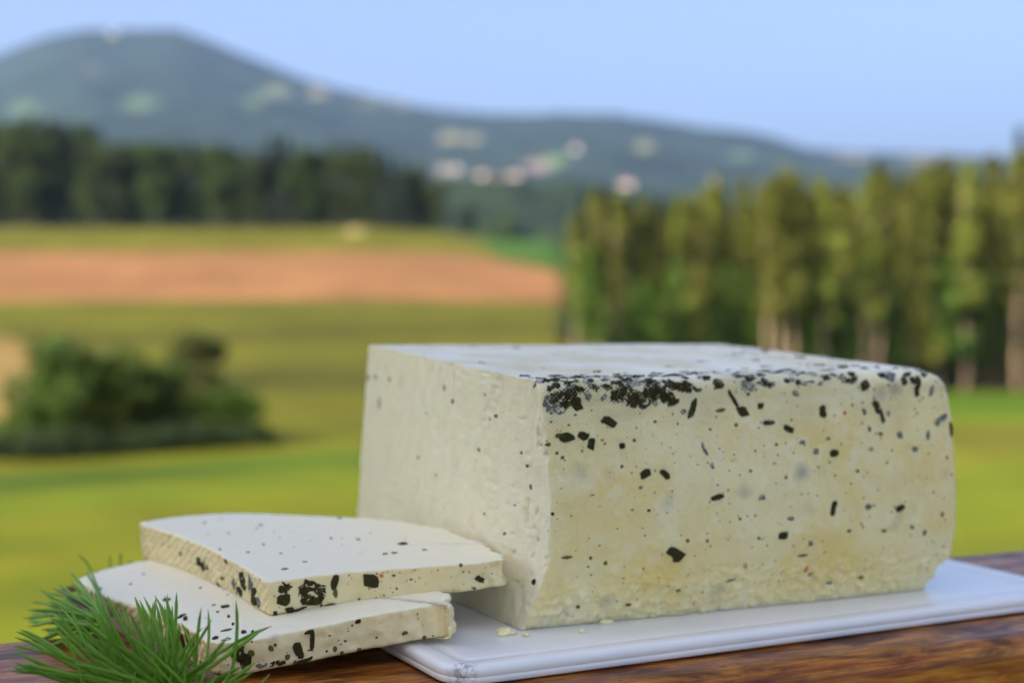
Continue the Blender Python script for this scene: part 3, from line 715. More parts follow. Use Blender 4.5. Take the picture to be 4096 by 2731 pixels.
def far_house(kind, p, rz, s, label, group=None):
    L, W, H = (13, 9, 5.5) if kind == 'w' else (17, 10, 6.0)
    wall, roof, win, door, chim = HM[kind]
    e = link("house", None, None, p, (0, 0, rz))
    e.scale = (s, s, s)
    tag(e, label, "house", group)
    link("wall", wall, e)
    r = link("roof", roof, e)
    link("chimney", chim, r, (L * .2, W * .12, H + W * .25))
    link("door", door, e, (0, -W / 2 - .03, 0))
    for x in (-L * .36, -L * .18, L * .18, L * .36):
        for z in (0.9, 3.4):
            link("window", win, e, (x, -W / 2 - .03, z))


ROWG = "row of houses in the valley gap"
far_house('w', mt_at(1437, 436), -0.35, 1.9, "bright white house just above the tops of the right-hand grove")
far_house('w', mt_at(1318, 352), -0.5, 1.3, "pale lone house on the mid slope above the pinkish field")
far_house('c', mt_at(1104, 409), -0.3, 1.0, "leftmost house of the row below the pinkish field", ROWG)
far_house('w', mt_at(1133, 411), -0.5, 1.0, "second house from the left in the row below the pinkish field", ROWG)
far_house('w', mt_at(1162, 413), -0.2, 1.0, "third house from the left in the row below the pinkish field", ROWG)
far_house('c', mt_at(1190, 408), -0.4, 1.0, "rightmost house of the row below the pinkish field", ROWG)
far_house('w', mt_at(1016, 392), -0.4, .9, "left one of two small houses beside the dark forest's right end")
far_house('w', mt_at(1052, 393), -0.2, .9, "right one of two small houses beside the dark forest's right end")
far_house('w', mt_at(1638, 422), -0.4, 1.2, "pale house low on the slope behind the middle of the right-hand grove")
far_house('c', mt_at(262, 84), -0.3, 1.0, "small building on the flat summit of the mountain")
far_house('w', mt_at(2202, 362), -0.4, 1.3, "tiny house on the skyline at far right above the grove")
far_house('w', mt_at(2098, 360), -0.3, 1.1, "tiny house on the skyline left of the rightmost one")

# ------------------------------------------------------------------ trees
L_DARK = leaf_mat("conifer_dark", (0.010, 0.019, 0.008), (0.026, 0.038, 0.014), 0.15)
L_MIX = leaf_mat("broadleaf_dark", (0.020, 0.042, 0.004), (0.052, 0.074, 0.008), 0.2)
L_PINE = leaf_mat("pine_crown", (0.080, 0.102, 0.012), (0.170, 0.180, 0.024), 0.3)
L_GREEN = leaf_mat("broadleaf_green", (0.048, 0.096, 0.009), (0.105, 0.155, 0.018), 0.3)
L_YEL = leaf_mat("broadleaf_yellow", (0.115, 0.118, 0.016), (0.180, 0.170, 0.026), 0.35)
L_BUSH = leaf_mat("bush_leaf", (0.030, 0.072, 0.007), (0.075, 0.120, 0.014), 0.25)
L_OLIVE = leaf_mat("bush_leaf_olive", (0.040, 0.050, 0.008), (0.080, 0.085, 0.015), 0.3)
L_HEDGE = leaf_mat("hedge_leaf", (0.010, 0.022, 0.004), (0.026, 0.042, 0.009), 0.15)


def leaf_cloud(pts, size, rng, mat, name="crown"):
    """one leaf clump (a folded quad) at every point"""
    n = len(pts)
    a = rng.normal(size=(n, 3)); a /= np.linalg.norm(a, axis=1)[:, None]
    b = rng.normal(size=(n, 3)); b -= (b * a).sum(1)[:, None] * a; b /= np.linalg.norm(b, axis=1)[:, None]
    c = np.cross(a, b)
    s = (size * rng.uniform(0.55, 1.25, n))[:, None]
    v = np.stack([pts - a * s, pts + b * s * 0.55 + c * s * .2, pts + a * s, pts - b * s * 0.55 + c * s * .2], 1).reshape(-1, 3)
    f = np.arange(4 * n).reshape(n, 4)
    return mesh_np(name, v, f, mat, smooth=False)


def trunk_mesh(h, r0, r1, rng, mat, limbs=(), lean=0.0, name="trunk"):
    v, f = [], []

    def tube(path, rad, k=7):
        base = len(v)
        for i, (p, r) in enumerate(zip(path, rad)):
            for q in range(k):
                a = 2 * math.pi * q / k
                v.append((p[0] + r * math.cos(a), p[1] + r * math.sin(a), p[2]))
            if i:
                for q in range(k):
                    f.append((base + (i - 1) * k + q, base + (i - 1) * k + (q + 1) % k, base + i * k + (q + 1) % k, base + i * k + q))
        v.append(tuple(path[-1])); e = len(v) - 1
        for q in range(k):
            f.append((base + (len(path) - 1) * k + q, base + (len(path) - 1) * k + (q + 1) % k, e))
    n = 7
    wob = rng.normal(size=(n, 2)) * h * 0.006
    path = [(lean * h * i / (n - 1) + wob[i][0], wob[i][1], -0.6 + (h + .6) * i / (n - 1)) for i in range(n)]
    tube(path, [r0 + (r1 - r0) * (i / (n - 1)) ** .8 for i in range(n)])
    for (z, ln, up) in limbs:
        a = rng.uniform(0, 6.28)
        x0 = lean * z
        tube([(x0, 0, z), (x0 + ln * .5 * math.cos(a), ln * .5 * math.sin(a), z + up * .4), (x0 + ln * math.cos(a), ln * math.sin(a), z + up)], [r0 * .32, r0 * .2, r0 * .07], 5)
    return mesh_np(name, v, f, mat)


def shell_blobs(blobs, n, rng):
    """points in a set of ellipsoid clumps, denser near their skin"""
    w = np.array([b[3] * b[4] for b in blobs]); w = w / w.sum()
    out = []
    for b, k in zip(blobs, rng.multinomial(n, w)):
        d = rng.normal(size=(k, 3)); d /= np.linalg.norm(d, axis=1)[:, None]
        r = rng.uniform(0.25, 1.0, k) ** 0.45 * rng.uniform(.85, 1.12, k)
        out.append(np.array(b[:3]) + d * r[:, None] * np.array([b[3], b[3], b[4]]))
    p = np.vstack(out)
    keep = fbm(p / 1.6 + 31, 2) > -0.42
    return p[keep]


def make_variant(kind, seed):
    rng = np.random.default_rng(seed)
    if kind in ('spruce', 'fir'):
        H = 20.0
        lim = [(z, 1.8 * (1 - z / 22), -.3) for z in np.linspace(3, 17, 9)]
        tr = trunk_mesh(H * .97, .28, .03, rng, TRUNK_DARK, lim)
        n = 1500 if kind == 'spruce' else 2400
        z = H * (0.06 + 0.95 * rng.uniform(0, 1, n) ** 0.85)
        tier = 0.75 + 0.25 * np.abs(np.sin(z * 2.3 + seed))
        rmax = (H - z) * 0.20 * tier + 0.15
        a = rng.uniform(0, 6.283, n)
        r = rmax * rng.uniform(0.2, 1.0, n) ** .5 * (1 + .18 * np.sin(3 * a + seed))
        p = np.stack([r * np.cos(a), r * np.sin(a), z - 0.15 * r], 1)
        return tr, leaf_cloud(p, .62 if kind == 'spruce' else .48, rng, L_DARK if kind == 'spruce' else L_PINE)
    if kind == 'oldmix':
        H = 18.0
        bl = []
        for k in range(13):
            z = rng.uniform(4.5, 16)
            rr_ = 2.8 * math.sin(min(1, (19.5 - z) / 8) * 1.5) * rng.uniform(.25, .8)
            a = rng.uniform(0, 6.28)
            bl.append((rr_ * math.cos(a), rr_ * math.sin(a), z, rng.uniform(1.3, 2.3), rng.uniform(1.2, 2.4)))
        bl.append((0, 0, 16, 1.6, 2.2))
        bl.append((0.5, 0, 3.4, 2.4, 2.2))
        tr = trunk_mesh(15, .32, .08, rng, TRUNK_DARK, [(z, 2.2, 1.5) for z in (5, 7, 9, 11)])
        return tr, leaf_cloud(shell_blobs(bl, 1700, rng), .60, rng, L_MIX)
    if kind == 'pine':
        H = 20.0
        bl = []
        for k in range(15):
            z = rng.uniform(8.2, 19.0)
            rr_ = rng.uniform(.1, 1.25) * (1.0 if z < 15 else .5)
            a = rng.uniform(0, 6.28)
            bl.append((rr_ * math.cos(a), rr_ * math.sin(a), z, rng.uniform(.65, 1.1), rng.uniform(.8, 1.5)))
        for k in range(3):
            a = rng.uniform(0, 6.28); z = rng.uniform(7, 10)
            bl.append((1.1 * math.cos(a), 1.1 * math.sin(a), z, .8, .6))
        bl.append((0, 0, 18.9, .5, 1.6))
        tr = trunk_mesh(18.5, .27, .06, rng, TRUNK, [(z, rng.uniform(1.2, 2.2), .5) for z in (8.5, 10, 11.5, 13, 14.5, 16)] + [(z, .7, .05) for z in (4.5, 6, 7.2)], lean=rng.uniform(-.03, .05))
        return tr, leaf_cloud(shell_blobs(bl, 2100, rng), .46, rng, L_PINE)
    if kind in ('green', 'yellow'):
        bl = []
        for k in range(14):
            z = rng.uniform(1.6, 8.8)
            rr_ = rng.uniform(.2, 1.2) * (1 if z < 6 else .6)
            a = rng.uniform(0, 6.28)
            bl.append((rr_ * math.cos(a), rr_ * math.sin(a), z, rng.uniform(.7, 1.25), rng.uniform(.8, 1.5)))
        tr = trunk_mesh(8.0, .14, .03, rng, TRUNK, [(z, 1.2, .9) for z in (2.5, 3.6, 5, 6)])
        return tr, leaf_cloud(shell_blobs(bl, 1700, rng), .34, rng, L_GREEN if kind == 'green' else L_YEL)
    if kind == 'bush':
        bl = []
        for k in range(16):
            a = rng.uniform(0, 6.28); z = rng.uniform(.5, 3.3)
            rr_ = rng.uniform(.2, 1.5) * (1 if z < 2.2 else .6)
            bl.append((rr_ * math.cos(a), rr_ * math.sin(a), z, rng.uniform(.45, .8), rng.uniform(.45, .8)))
        tr = trunk_mesh(2.8, .09, .02, rng, TRUNK_DARK, [(z, 1.3, .9) for z in (.4, .7, 1.0, 1.4)])
        return tr, leaf_cloud(shell_blobs(bl, 2600, rng), .17, rng, L_OLIVE if seed % 300 == 206 else L_BUSH)
    if kind == 'hedge':
        bl = []
        for k in range(9):
            bl.append((rng.uniform(-1.3, 1.3), rng.uniform(-.5, .5), rng.uniform(.2, .7), rng.uniform(.45, .7), rng.uniform(.4, .6)))
        tr = trunk_mesh(.7, .04, .015, rng, TRUNK_DARK, [(.2, .6, .3), (.3, .6, .3)])
        return tr, leaf_cloud(shell_blobs(bl, 1500, rng), .13, rng, L_HEDGE)


VAR = {k: [make_variant(k, 100 * i + hash_) for i in range(n)] for k, n, hash_ in (('spruce', 4, 1), ('fir', 4, 8), ('oldmix', 5, 2), ('pine', 5, 3), ('green', 3, 4), ('yellow', 2, 5), ('bush', 3, 6), ('hedge', 3, 7))}


def plant(name, kind, var, col, d, scale, label, cat="tree", group=None, sxy=1.0, rz=None, sink=0.1):
    x = (col - 1176) / 3500 * d
    z = float(ground_z([x], [d])[0])
    tr, cr = VAR[kind][var % len(VAR[kind])]
    e = link(name, None, None, (x, d, z - sink), (0, 0, random.uniform(0, 6.28) if rz is None else rz))
    e.scale = (scale * sxy, scale * sxy, scale)
    tag(e, label, cat, group)
    link("stem" if cat == "bush" else "trunk", tr, e)
    link("foliage" if cat == "bush" else "crown", cr, e)
    return e


def grow_to(kind, col, d, ytop, H):
    x = (col - 1176) / 3500 * d
    z = float(ground_z([x], [d])[0])
    return max(0.2, (EYE + (660 - ytop) / 3500 * d - z) / H)


# left forest edge
TOPX = [-60, 0, 60, 100, 200, 240, 300, 420, 500, 560, 620, 700, 740, 800, 840, 880, 920, 960, 1000, 1040]
TOPY = [295, 278, 264, 260, 280, 304, 328, 320, 334, 326, 314, 326, 340, 322, 318, 338, 362, 356, 398, 440]
FG = "trees of the dark forest on the left"
cx = -70.0
k = 0
while cx < 1028:
    yt = np.interp(cx, TOPX, TOPY) + random.uniform(-8, 14)
    kind = 'oldmix' if random.random() < 0.95 else 'spruce'
    d = 374 + random.uniform(-3, 4)
    H = 18.6 if kind == 'oldmix' else 20.2
    s = grow_to(kind, cx, d, yt, H)
    lab = "dark conical conifer in the forest edge at left" if kind == 'spruce' else "dark round-headed tree in the forest edge at left"
    plant("spruce_tree" if kind == 'spruce' else "forest_tree", kind, k, cx, d, s, lab, "tree", FG, random.uniform(1.0, 1.4))
    cx += random.uniform(30, 44)
    k += 1
cx = -60.0
while cx < 985:
    yt = np.interp(cx, TOPX, TOPY) + random.uniform(16, 40)
    d = 386 + random.uniform(-3, 5)
    s = grow_to('spruce', cx, d, yt, 20.2)
    plant("spruce_tree", 'spruce', k, cx, d, s, "dark conical conifer in the forest edge at left", "tree", FG, 1.2)
    cx += random.uniform(34, 48)
    k += 1
plant("round_tree", 'oldmix', 3, 1075, 385, grow_to('oldmix', 1075, 385, 468, 18.6), "small round tree standing alone right of the dark forest", sxy=1.5)
plant("round_tree", 'green', 1, 1163, 420, grow_to('green', 1163, 420, 490, 9.8), "small pale tree in the gap between forest and grove", sxy=1.3)
plant("field_bush", 'green', 2, 1286, 330, grow_to('green', 1286, 330, 545, 9.8), "pale green bush at the right tip of the brown field", "bush", sxy=2.2)
plant("field_bush", 'green', 0, 1120, 360, grow_to('green', 1120, 360, 515, 9.8), "low green bush on the far field rim beside the lone round tree", "bush", sxy=2.0)

# hay heap on the far green strip
hv = fbm(np.stack([np.cos(np.linspace(0, 6.283, 28)) * 2, np.sin(np.linspace(0, 6.283, 28)) * 2, np.zeros(28)], 1), 2)
hp, hf = [], []
for r_i in range(8):
    t_ = r_i / 7
    for q in range(28):
        a = 2 * math.pi * q / 28
        rr_ = (1 - t_) * (1 + .15 * hv[q])
        hp.append((3.4 * rr_ * math.cos(a), 2.2 * rr_ * math.sin(a), 1.3 * (1 - (1 - t_) ** 1.8) + .12 * hv[(q * 3 + r_i * 5) % 28] - .2 * (1 - t_)))
        if r_i:
            hf.append(((r_i - 1) * 28 + q, (r_i - 1) * 28 + (q + 1) % 28, r_i * 28 + (q + 1) % 28, r_i * 28 + q))
hx = (822 - 1176) / 3500 * 352
HAY = simple("hay", (0.20, 0.165, 0.045), 0.9, 0.25, 3.0, 0.5)
tag(link("hay_heap", mesh_np("hay_heap", hp, hf, HAY), None, (hx, 352, float(ground_z([hx], [352])[0]))), "yellow heap of hay in front of the dark forest", "hay heap")

# right grove: tall bare-stemmed pines, young broadleaves between them
GT = [1290, 1330, 1400, 1480, 1530, 1570, 1620, 1690, 1740, 1800, 1850, 1920, 2000, 2060, 2130, 2200, 2260, 2330, 2420]
GY = [570, 448, 418, 430, 466, 444, 420, 394, 404, 380, 394, 416, 394, 392, 368, 356, 360, 330, 328]
GG = "pines of the right-hand grove"
BARE = (1772, 1796, 1820, 1893, 1988, 2014, 2218, 2336)
cx = 1322.0
k = 0
while cx < 2480:
    d = np.interp(cx, [1300, 2400], [118, 152]) + random.uniform(-3, 3)
    yt = np.interp(cx, GT, GY) + random.uniform(-8, 22)
    if random.random() < .5:
        plant("fir_tree", 'fir', k, cx, d, grow_to('fir', cx, d, yt, 20.2), "tall narrow green conifer in the front row of the right-hand grove", "tree", "green conifers of the right-hand grove", random.uniform(.75, 1.0))
    else:
        plant("pine_tree", 'pine', k, cx, d, grow_to('pine', cx, d, yt, 20.4), "tall pine with bare lit trunk in the front row of the right-hand grove", "tree", GG, random.uniform(.85, 1.05))
    cx += random.uniform(34, 62)
    k += 1
cx = 1345.0
while cx < 2500:
    d = np.interp(cx, [1300, 2400], [127, 163]) + random.uniform(-2, 4)
    yt = np.interp(cx, GT, GY) + random.uniform(5, 40)
    s = grow_to('spruce', cx, d, yt, 20.2)
    plant("spruce_tree", 'spruce' if k % 3 == 0 or cx < 1560 else 'fir', k, cx, d, s, "conifer in the back row of the right-hand grove, behind the pines", "tree", "conifers at the back of the right-hand grove", 1.15)
    cx += random.uniform(30, 52)
    k += 1
cx = 1350.0
while cx < 2480:
    d = np.interp(cx, [1300, 2400], [113, 147]) + random.uniform(-2, 3)
    if min(abs(cx - b_) for b_ in BARE) < 20:
        cx += 14
        continue
    s = grow_to('green', cx, d, random.uniform(560, 710), 9.8)
    plant("young_tree", 'green', k, cx, d, s, "young green broadleaf among the pine trunks of the right-hand grove", "tree", "young broadleaves under the right-hand grove", random.uniform(.9, 1.3))
    cx += random.uniform(26, 48)
    k += 1
for i, c_ in enumerate(BARE):
    d = np.interp(c_, [1300, 2400], [110, 144])
    plant("pine_tree", 'pine', i + 2, c_, d, grow_to('pine', c_, d, np.interp(c_, GT, GY) + 12, 20.4), ["leftmost of three close bare pine trunks in the grove's middle", "middle one of three close bare pine trunks in the grove", "rightmost of three close bare pine trunks in the grove's middle", "single bare pine trunk right of the three close ones", "left one of a pair of pale pine trunks before the slender yellow-green tree", "right one of a pair of pale pine trunks before the slender yellow-green tree", "bare pine trunk right of the slender yellow-green tree", "bare pine trunk at the right edge of the picture"][i], sxy=1.0, rz=(0 if c_ == 1893 else None))
for (c_, d_, yt_, w_, lab) in ((2092, 137, 500, .95, "slender yellow-green tree standing in front of the grove's right half"),
                               (1585, 122, 545, 1.0, "yellow-green young tree left of the middle of the grove")):
    plant("birch_tree", 'yellow', int(c_), c_, d_, grow_to('yellow', c_, d_, yt_, 9.8), lab, sxy=w_ * .8)
plant("spruce_tree", 'spruce', 2, 2340, 150, grow_to('spruce', 2340, 150, 300, 20.2), "tallest narrow conifer rising at the right edge of the grove", sxy=.62)
plant("spruce_tree", 'spruce', 1, 2012, 147, grow_to('spruce', 2012, 147, 372, 20.2), "narrow pointed conifer overtopping the middle of the right-hand grove", sxy=.7)

# bushes of the near meadow
plant("sapling", 'green', 1, 140, 50.5, grow_to('green', 140, 50.5, 738, 9.8), "bright green sapling top rising out of the left bush", sxy=.9)
plant("hawthorn_bush", 'bush', 0, 150, 49, grow_to('bush', 150, 49, 755, 4.0), "dark green bush at left, its top shoot above the tan field", "bush", sxy=1.25)
plant("hawthorn_bush", 'bush', 1, 262, 50, grow_to('bush', 262, 50, 790, 4.0), "dense dark bush in the middle of the meadow thicket", "bush", sxy=1.75)
plant("hawthorn_bush", 'bush', 0, 352, 53, grow_to('bush', 352, 53, 815, 4.0), "low green bush between the dense dark one and the olive one", "bush", sxy=1.7)
plant("hawthorn_bush", 'bush', 2, 455, 88, grow_to('bush', 455, 88, 748, 4.0), "loose olive-green bush at the right of the meadow thicket", "bush", sxy=1.55)
plant("hawthorn_bush", 'bush', 1, 520, 51.5, grow_to('bush', 520, 51.5, 880, 4.0), "low dark bush at the right foot of the meadow thicket", "bush", sxy=2.1)
for i, c_ in enumerate((-40, 30, 105, 180, 255, 330, 405, 480, 555)):
    d_ = np.interp(c_, [0, 560], [45.5, 50.5]) + random.uniform(-1.3, 1.0)
    plant("hedge_bush", 'hedge', i, c_, d_, grow_to('hedge', c_, d_, np.interp(c_, [0, 560], [965, 950]) + random.uniform(-16, 20), 1.25), "low dark hedge bush along the foot of the meadow thicket", "bush", "hedge bushes under the thicket", 1.0, rz=random.uniform(-.3, .3) + (3.14 if i % 2 else 0))

# ------------------------------------------------------------------ balcony, and an unseen house added to keep the rail in shade
def W(u, v, w):
    """centimetres along the rail, across it, above the board top"""
    return ORG + EU * (u / 100) + EV * (v / 100) + Vector((0, 0, w / 100))


HB = link("added_shade_house", None, None, (ORG.x, ORG.y, 0), (0, 0, YAW))
tag(HB, "unseen white house added at the left end of the balcony to block the sun", "house")
gz0 = float(ground_z([0.0], [0.0])[0])
HU0, HU1, HV0, HV1 = -12.5, -3.9, -6.5, 0.7
bm = bmesh.new(); box_bm(bm, HU0, HU1, HV0, HV1, gz0 - 1, 5.0); link("wall", bm_mesh("wall", bm, WALLS), HB)
bm = bmesh.new()
ym = (HV0 + HV1) / 2
hw = (HV1 - HV0) / 2 + .5
for s in (-1, 1):
    q = [(HU0 - .5, ym + s * hw, 4.78), (HU1 + .5, ym + s * hw, 4.78), (HU1 + .5, ym, 6.3), (HU0 - .5, ym, 6.3)]
    lo = [bm.verts.new(p) for p in q]; up_ = [bm.verts.new((p[0], p[1], p[2] + .25)) for p in q]
    bm.faces.new(lo); bm.faces.new(up_[::-1])
    for j in range(4):
        bm.faces.new((lo[j], lo[(j + 1) % 4], up_[(j + 1) % 4], up_[j]))
link("roof", bm_mesh("roof", bm, ROOF), HB)
bm = bmesh.new()
t3 = [bm.verts.new(p) for p in ((HU1 - .02, HV0, 4.99), (HU1 - .02, HV1, 4.99), (HU1 - .02, ym, 6.2), (HU0 + .02, HV0, 4.99), (HU0 + .02, HV1, 4.99), (HU0 + .02, ym, 6.2))]
bm.faces.new(t3[:3]); bm.faces.new(t3[3:][::-1])
link("gable", bm_mesh("gable", bm, WALLS), HB)
bm = bmesh.new(); box_bm(bm, -.04, .04, -.5, .5, 0, 2.1); link("door", bm_mesh("door", bm, DOORM), HB, (HU1 + .03, -1.6, .02))
for y in (-3.5,):
    bm = bmesh.new(); box_bm(bm, -.03, .05, -.5, .5, 0, 1.25); link("window", bm_mesh("window", bm, PANE), HB, (HU1 + .02, y, .9))

WOOD = wood_mat()
bm = bmesh.new(); box_bm(bm, HU1 + .002, 4, -2.6, .15, -.16, 0)
fl = link("balcony_floor", bm_mesh("balcony_floor", bm, simple("deck_boards", (0.20, 0.12, 0.07), .7, .2, 8.0)), None, (ORG.x, ORG.y, 0), (0, 0, YAW))
tag(fl, kind="structure")

# the rail: a squared beam, edges worn round, on posts
RL = link("wooden_rail", None, None, W(0, 0, 0) - Vector((0, 0, BOARD_Z - RAIL_Z)), (0, 0, YAW))
tag(RL, "brown varnished wooden balcony rail under the cutting board", "rail")
prof = []
y0, y1, h = -6.15, 9.25, 11.0
for (cx_, cz_, r_, a0, a1) in ((y0 + .8, -.8, .8, 180, 90), (y1 - .6, -.6, .6, 90, 0), (y1 - .4, -h + .4, .4, 0, -90), (y0 + .4, -h + .4, .4, -90, -180)):
    for q in range(7):
        a = R(a0 + (a1 - a0) * q / 6)
        prof.append((cx_ + r_ * math.cos(a), cz_ + r_ * math.sin(a)))
# resample so the faces can carry a little unevenness
pr = []
for i in range(len(prof)):
    a, b = prof[i], prof[(i + 1) % len(prof)]
    n = max(1, int(math.hypot(b[0] - a[0], b[1] - a[1]) / 0.35))
    for q in range(n):
        pr.append((a[0] + (b[0] - a[0]) * q / n, a[1] + (b[1] - a[1]) * q / n))
us = np.concatenate([np.linspace(-280, -40, 60, endpoint=False), np.linspace(-40, 50, 260, endpoint=False), np.linspace(50, 280, 60)])
PR = np.array(pr); npf = len(PR)
U, K = np.meshgrid(us, np.arange(npf), indexing='ij')
V = np.stack([U.ravel(), PR[K.ravel(), 0], PR[K.ravel(), 1]], 1)
nz = fbm(np.stack([V[:, 0] / 9, V[:, 1] / .9, V[:, 2] / .9], 1), 3)
nb = fbm(np.stack([V[:, 0] / 2.2, V[:, 1] / 1.2, V[:, 2] / 1.2 + 9], 1), 2)
cen = np.array([0, (y0 + y1) / 2, -h / 2])
dirv = V - cen; dirv[:, 0] = 0; dirv /= np.linalg.norm(dirv, axis=1)[:, None]
frontw = np.clip((y0 + 1.6 - V[:, 1]) / 1.2, 0, 1)
V += dirv * (0.035 * nz - 0.035 + 0.05 * frontw * nb - 0.05 * frontw)[:, None]
i, j = np.meshgrid(np.arange(len(us) - 1), np.arange(npf), indexing='ij')
j2 = (j + 1) % npf
Fq = np.stack([i * npf + j, i * npf + j2, (i + 1) * npf + j2, (i + 1) * npf + j], -1).reshape(-1, 4)
faces = [tuple(x) for x in Fq] + [tuple(range(npf))[::-1], tuple((len(us) - 1) * npf + q for q in range(npf))]
rme = mesh_np("beam", V / 100, faces, WOOD)
attr(rme, "topside", np.clip((V[:, 2] + .9) / .5, 0, 1))
link("beam", rme, RL)
for u in (-1.9, 1.55):
    bm = bmesh.new(); box_bm(bm, -.05, .05, -.04, .055, -(RAIL_Z + .14), -.1095)
    me = bm_mesh("post", bm, WOOD); link("post", me, RL, (u, 0.012, 0))

# ------------------------------------------------------------------ cutting board
def rrect(x0, x1, y0_, y1_, r, n=10):
    out = []
    for (cx_, cy_, a0) in ((x1 - r, y1_ - r, 0), (x0 + r, y1_ - r, 90), (x0 + r, y0_ + r, 180), (x1 - r, y0_ + r, 270)):
        for q in range(n + 1):
            a = R(a0 + 90 * q / n)
            out.append((cx_ + r * math.cos(a), cy_ + r * math.sin(a)))
    return out


BX0, BX1, BY0, BY1, BR = -4.6, 24.3, -3.98, 13.6, 1.3
steps = [(.22, -.655), (.07, -.64), (0, -.58), (0, -.42), (.015, -.40), (.015, -.385), (0, -.365), (0, -.20), (.03, -.11), (.10, -.045), (.20, -.008), (.30, 0), (.62, 0), (.68, -.008), (.75, -.03), (.90, -.038), (1.05, -.03), (1.12, -.008), (1.18, 0), (2.0, 0), (4.5, 0), (8.5, 0)]
bv, bf = [], []
nR = 44
for si, (ins, z) in enumerate(steps):
    r = max(BR - ins, .12)
    for (x, y) in rrect(BX0 + ins, BX1 - ins, BY0 + ins, BY1 - ins, r):
        bv.append((x / 100, y / 100, z / 100))
    if si:
        for q in range(nR):
            bf.append(((si - 1) * nR + q, (si - 1) * nR + (q + 1) % nR, si * nR + (q + 1) % nR, si * nR + q))
bf.append(tuple(range((len(steps) - 1) * nR, len(steps) * nR)))
bf.append(tuple(range(nR))[::-1])
board = link("cutting_board", mesh_np("cutting_board", bv, bf, board_mat()), None, W(0, 0, 0), (0, 0, YAW + R(3.4)))
tag(board, "white plastic cutting board with rounded corners under the cheese block", "cutting board")

# ------------------------------------------------------------------ herb flakes, shared by block and slices
def flake_mesh(bvh, org, du, dw, inward, a, b, ang, kind, rng, name):
    """a chip that follows the cheese surface: org + s*du + t*dw shot along `inward` onto it (metres, local)"""
    n = {'c': 18, 'd': 10}.get(kind, 9)
    jag = {'c': .34, 'g': .26, 'd': .13, 'o': .18, 'r': .12, 'p': .2, 't': .12}[kind]
    ca, sa = math.cos(ang), math.sin(ang)
    out = []
    sq = rng.uniform(.7, 1.0)
    skew = rng.uniform(-1.5, 1.5)
    if kind in 'dgo':
        a, b = a * 1.12, b * 1.12
    for q in range(n):
        t = 2 * math.pi * q / n + rng.uniform(-.12, .12)
        c_, s_ = math.cos(t), math.sin(t)
        if kind in 'd':
            k = 1 / max(abs(c_ + .25 * s_ * skew), abs(s_)) * sq + (1 - sq)
            k = min(k, 1.45)
        elif kind == 't':
            k = 1.25 if s_ > -.2 else .75
            k *= (1.15 - .55 * (s_ < -.3))
        else:
            k = 1
        k *= 1 + rng.uniform(-jag, jag)
        x, y = c_ * a / 2 * k, s_ * b / 2 * k
        out.append((x * ca - y * sa, x * sa + y * ca))
    verts = []
    lift_in = {'c': .00022, 'g': .00010, 'd': .00030, 'o': .00022, 'r': .0003, 'p': .0002, 't': .0003}[kind]
    mot = {'c': .00042, 'g': .00020, 'd': .00024, 'o': .00014, 'r': .0001, 'p': .0001, 't': .0001}[kind]
    levels = [(0.0, lift_in)] + [(q_, lift_in) for q_ in ((.25, .45, .65, .85) if kind == 'c' else (.5, .86))] + [(1.0, -.0004)]
    for (k, lf) in levels:
        for (x, y) in (out if k else [(0, 0)]):
            p = org + du * (x * k) + dw * (y * k)
            loc, nor, _, _ = bvh.ray_cast(p, inward)
            if loc is None:
                return None
            if nor.dot(inward) > 0:
                nor = -nor
            verts.append(loc + nor * (lf + (mot * rng.uniform(-1, 1) if k < 1 else 0)))
    if max((v_ - verts[0]).length for v_ in verts) > 1.3 * max(a, b):
        return None
    f = [(0, 1 + q, 1 + (q + 1) % n) for q in range(n)]
    for L_ in range(len(levels) - 2):
        for q in range(n):
            s0 = 1 + L_ * n
            f.append((s0 + q, s0 + n + q, s0 + n + (q + 1) % n, s0 + (q + 1) % n))
    if (verts[2] - verts[1]).cross(verts[1 + n] - verts[1]).dot(inward) < 0:
        f = [t_[::-1] for t_ in f]
    return mesh_np(name, verts, f, HERB[kind], smooth=(kind in 'gop'))


def specks_mesh(bvh, samples, rng, mats, name):
    """very small herb grains, joined"""
    vs_, fs, mi = [], [], []
    for (org, du, dw, inward, r) in samples:
        loc, nor, _, _ = bvh.ray_cast(org, inward)
        if loc is None:
            continue
        if nor.dot(inward) > 0:
            nor = -nor
        n = 6
        b0 = len(vs_)
        rot = rng.uniform(0, 6.28)
        el = rng.uniform(.55, 1.4)
        vs_.append(loc + nor * .00018)
        for q in range(n):
            t = 2 * math.pi * q / n + rot
            vs_.append(loc + (du * math.cos(t) * el + dw * math.sin(t)) * (r * rng.uniform(.7, 1.2)) + nor * .00003)
        m = int(rng.choice(len(mats), p=[.62, .10, .24, .04]))
        for q in range(n):
            tr_ = (b0, b0 + 1 + q, b0 + 1 + (q + 1) % n)
            a_, b_, c_ = [Vector(vs_[i_]) for i_ in tr_]
            if (b_ - a_).cross(c_ - a_).dot(nor) < 0:
                tr_ = tr_[::-1]
            fs.append(tr_); mi.append(m)
    me = mesh_np(name, vs_, fs, None, smooth=True)
    for m in mats:
        me.materials.append(m)
    me.polygons.foreach_set("material_index", np.array(mi, dtype=np.int32))
    return me


SPECK_MATS = [HERB['o'], HERB['d'], HERB['g'], HERB['p']]


def grid_normals(V, F):
    a = V[F[:, 2]] - V[F[:, 0]]
    b = V[F[:, 3]] - V[F[:, 1]]
    n = np.cross(a, b)
    N = np.zeros_like(V)
    for q in range(4):
        np.add.at(N, F[:, q], n)
    return N / np.maximum(np.linalg.norm(N, axis=1), 1e-12)[:, None]


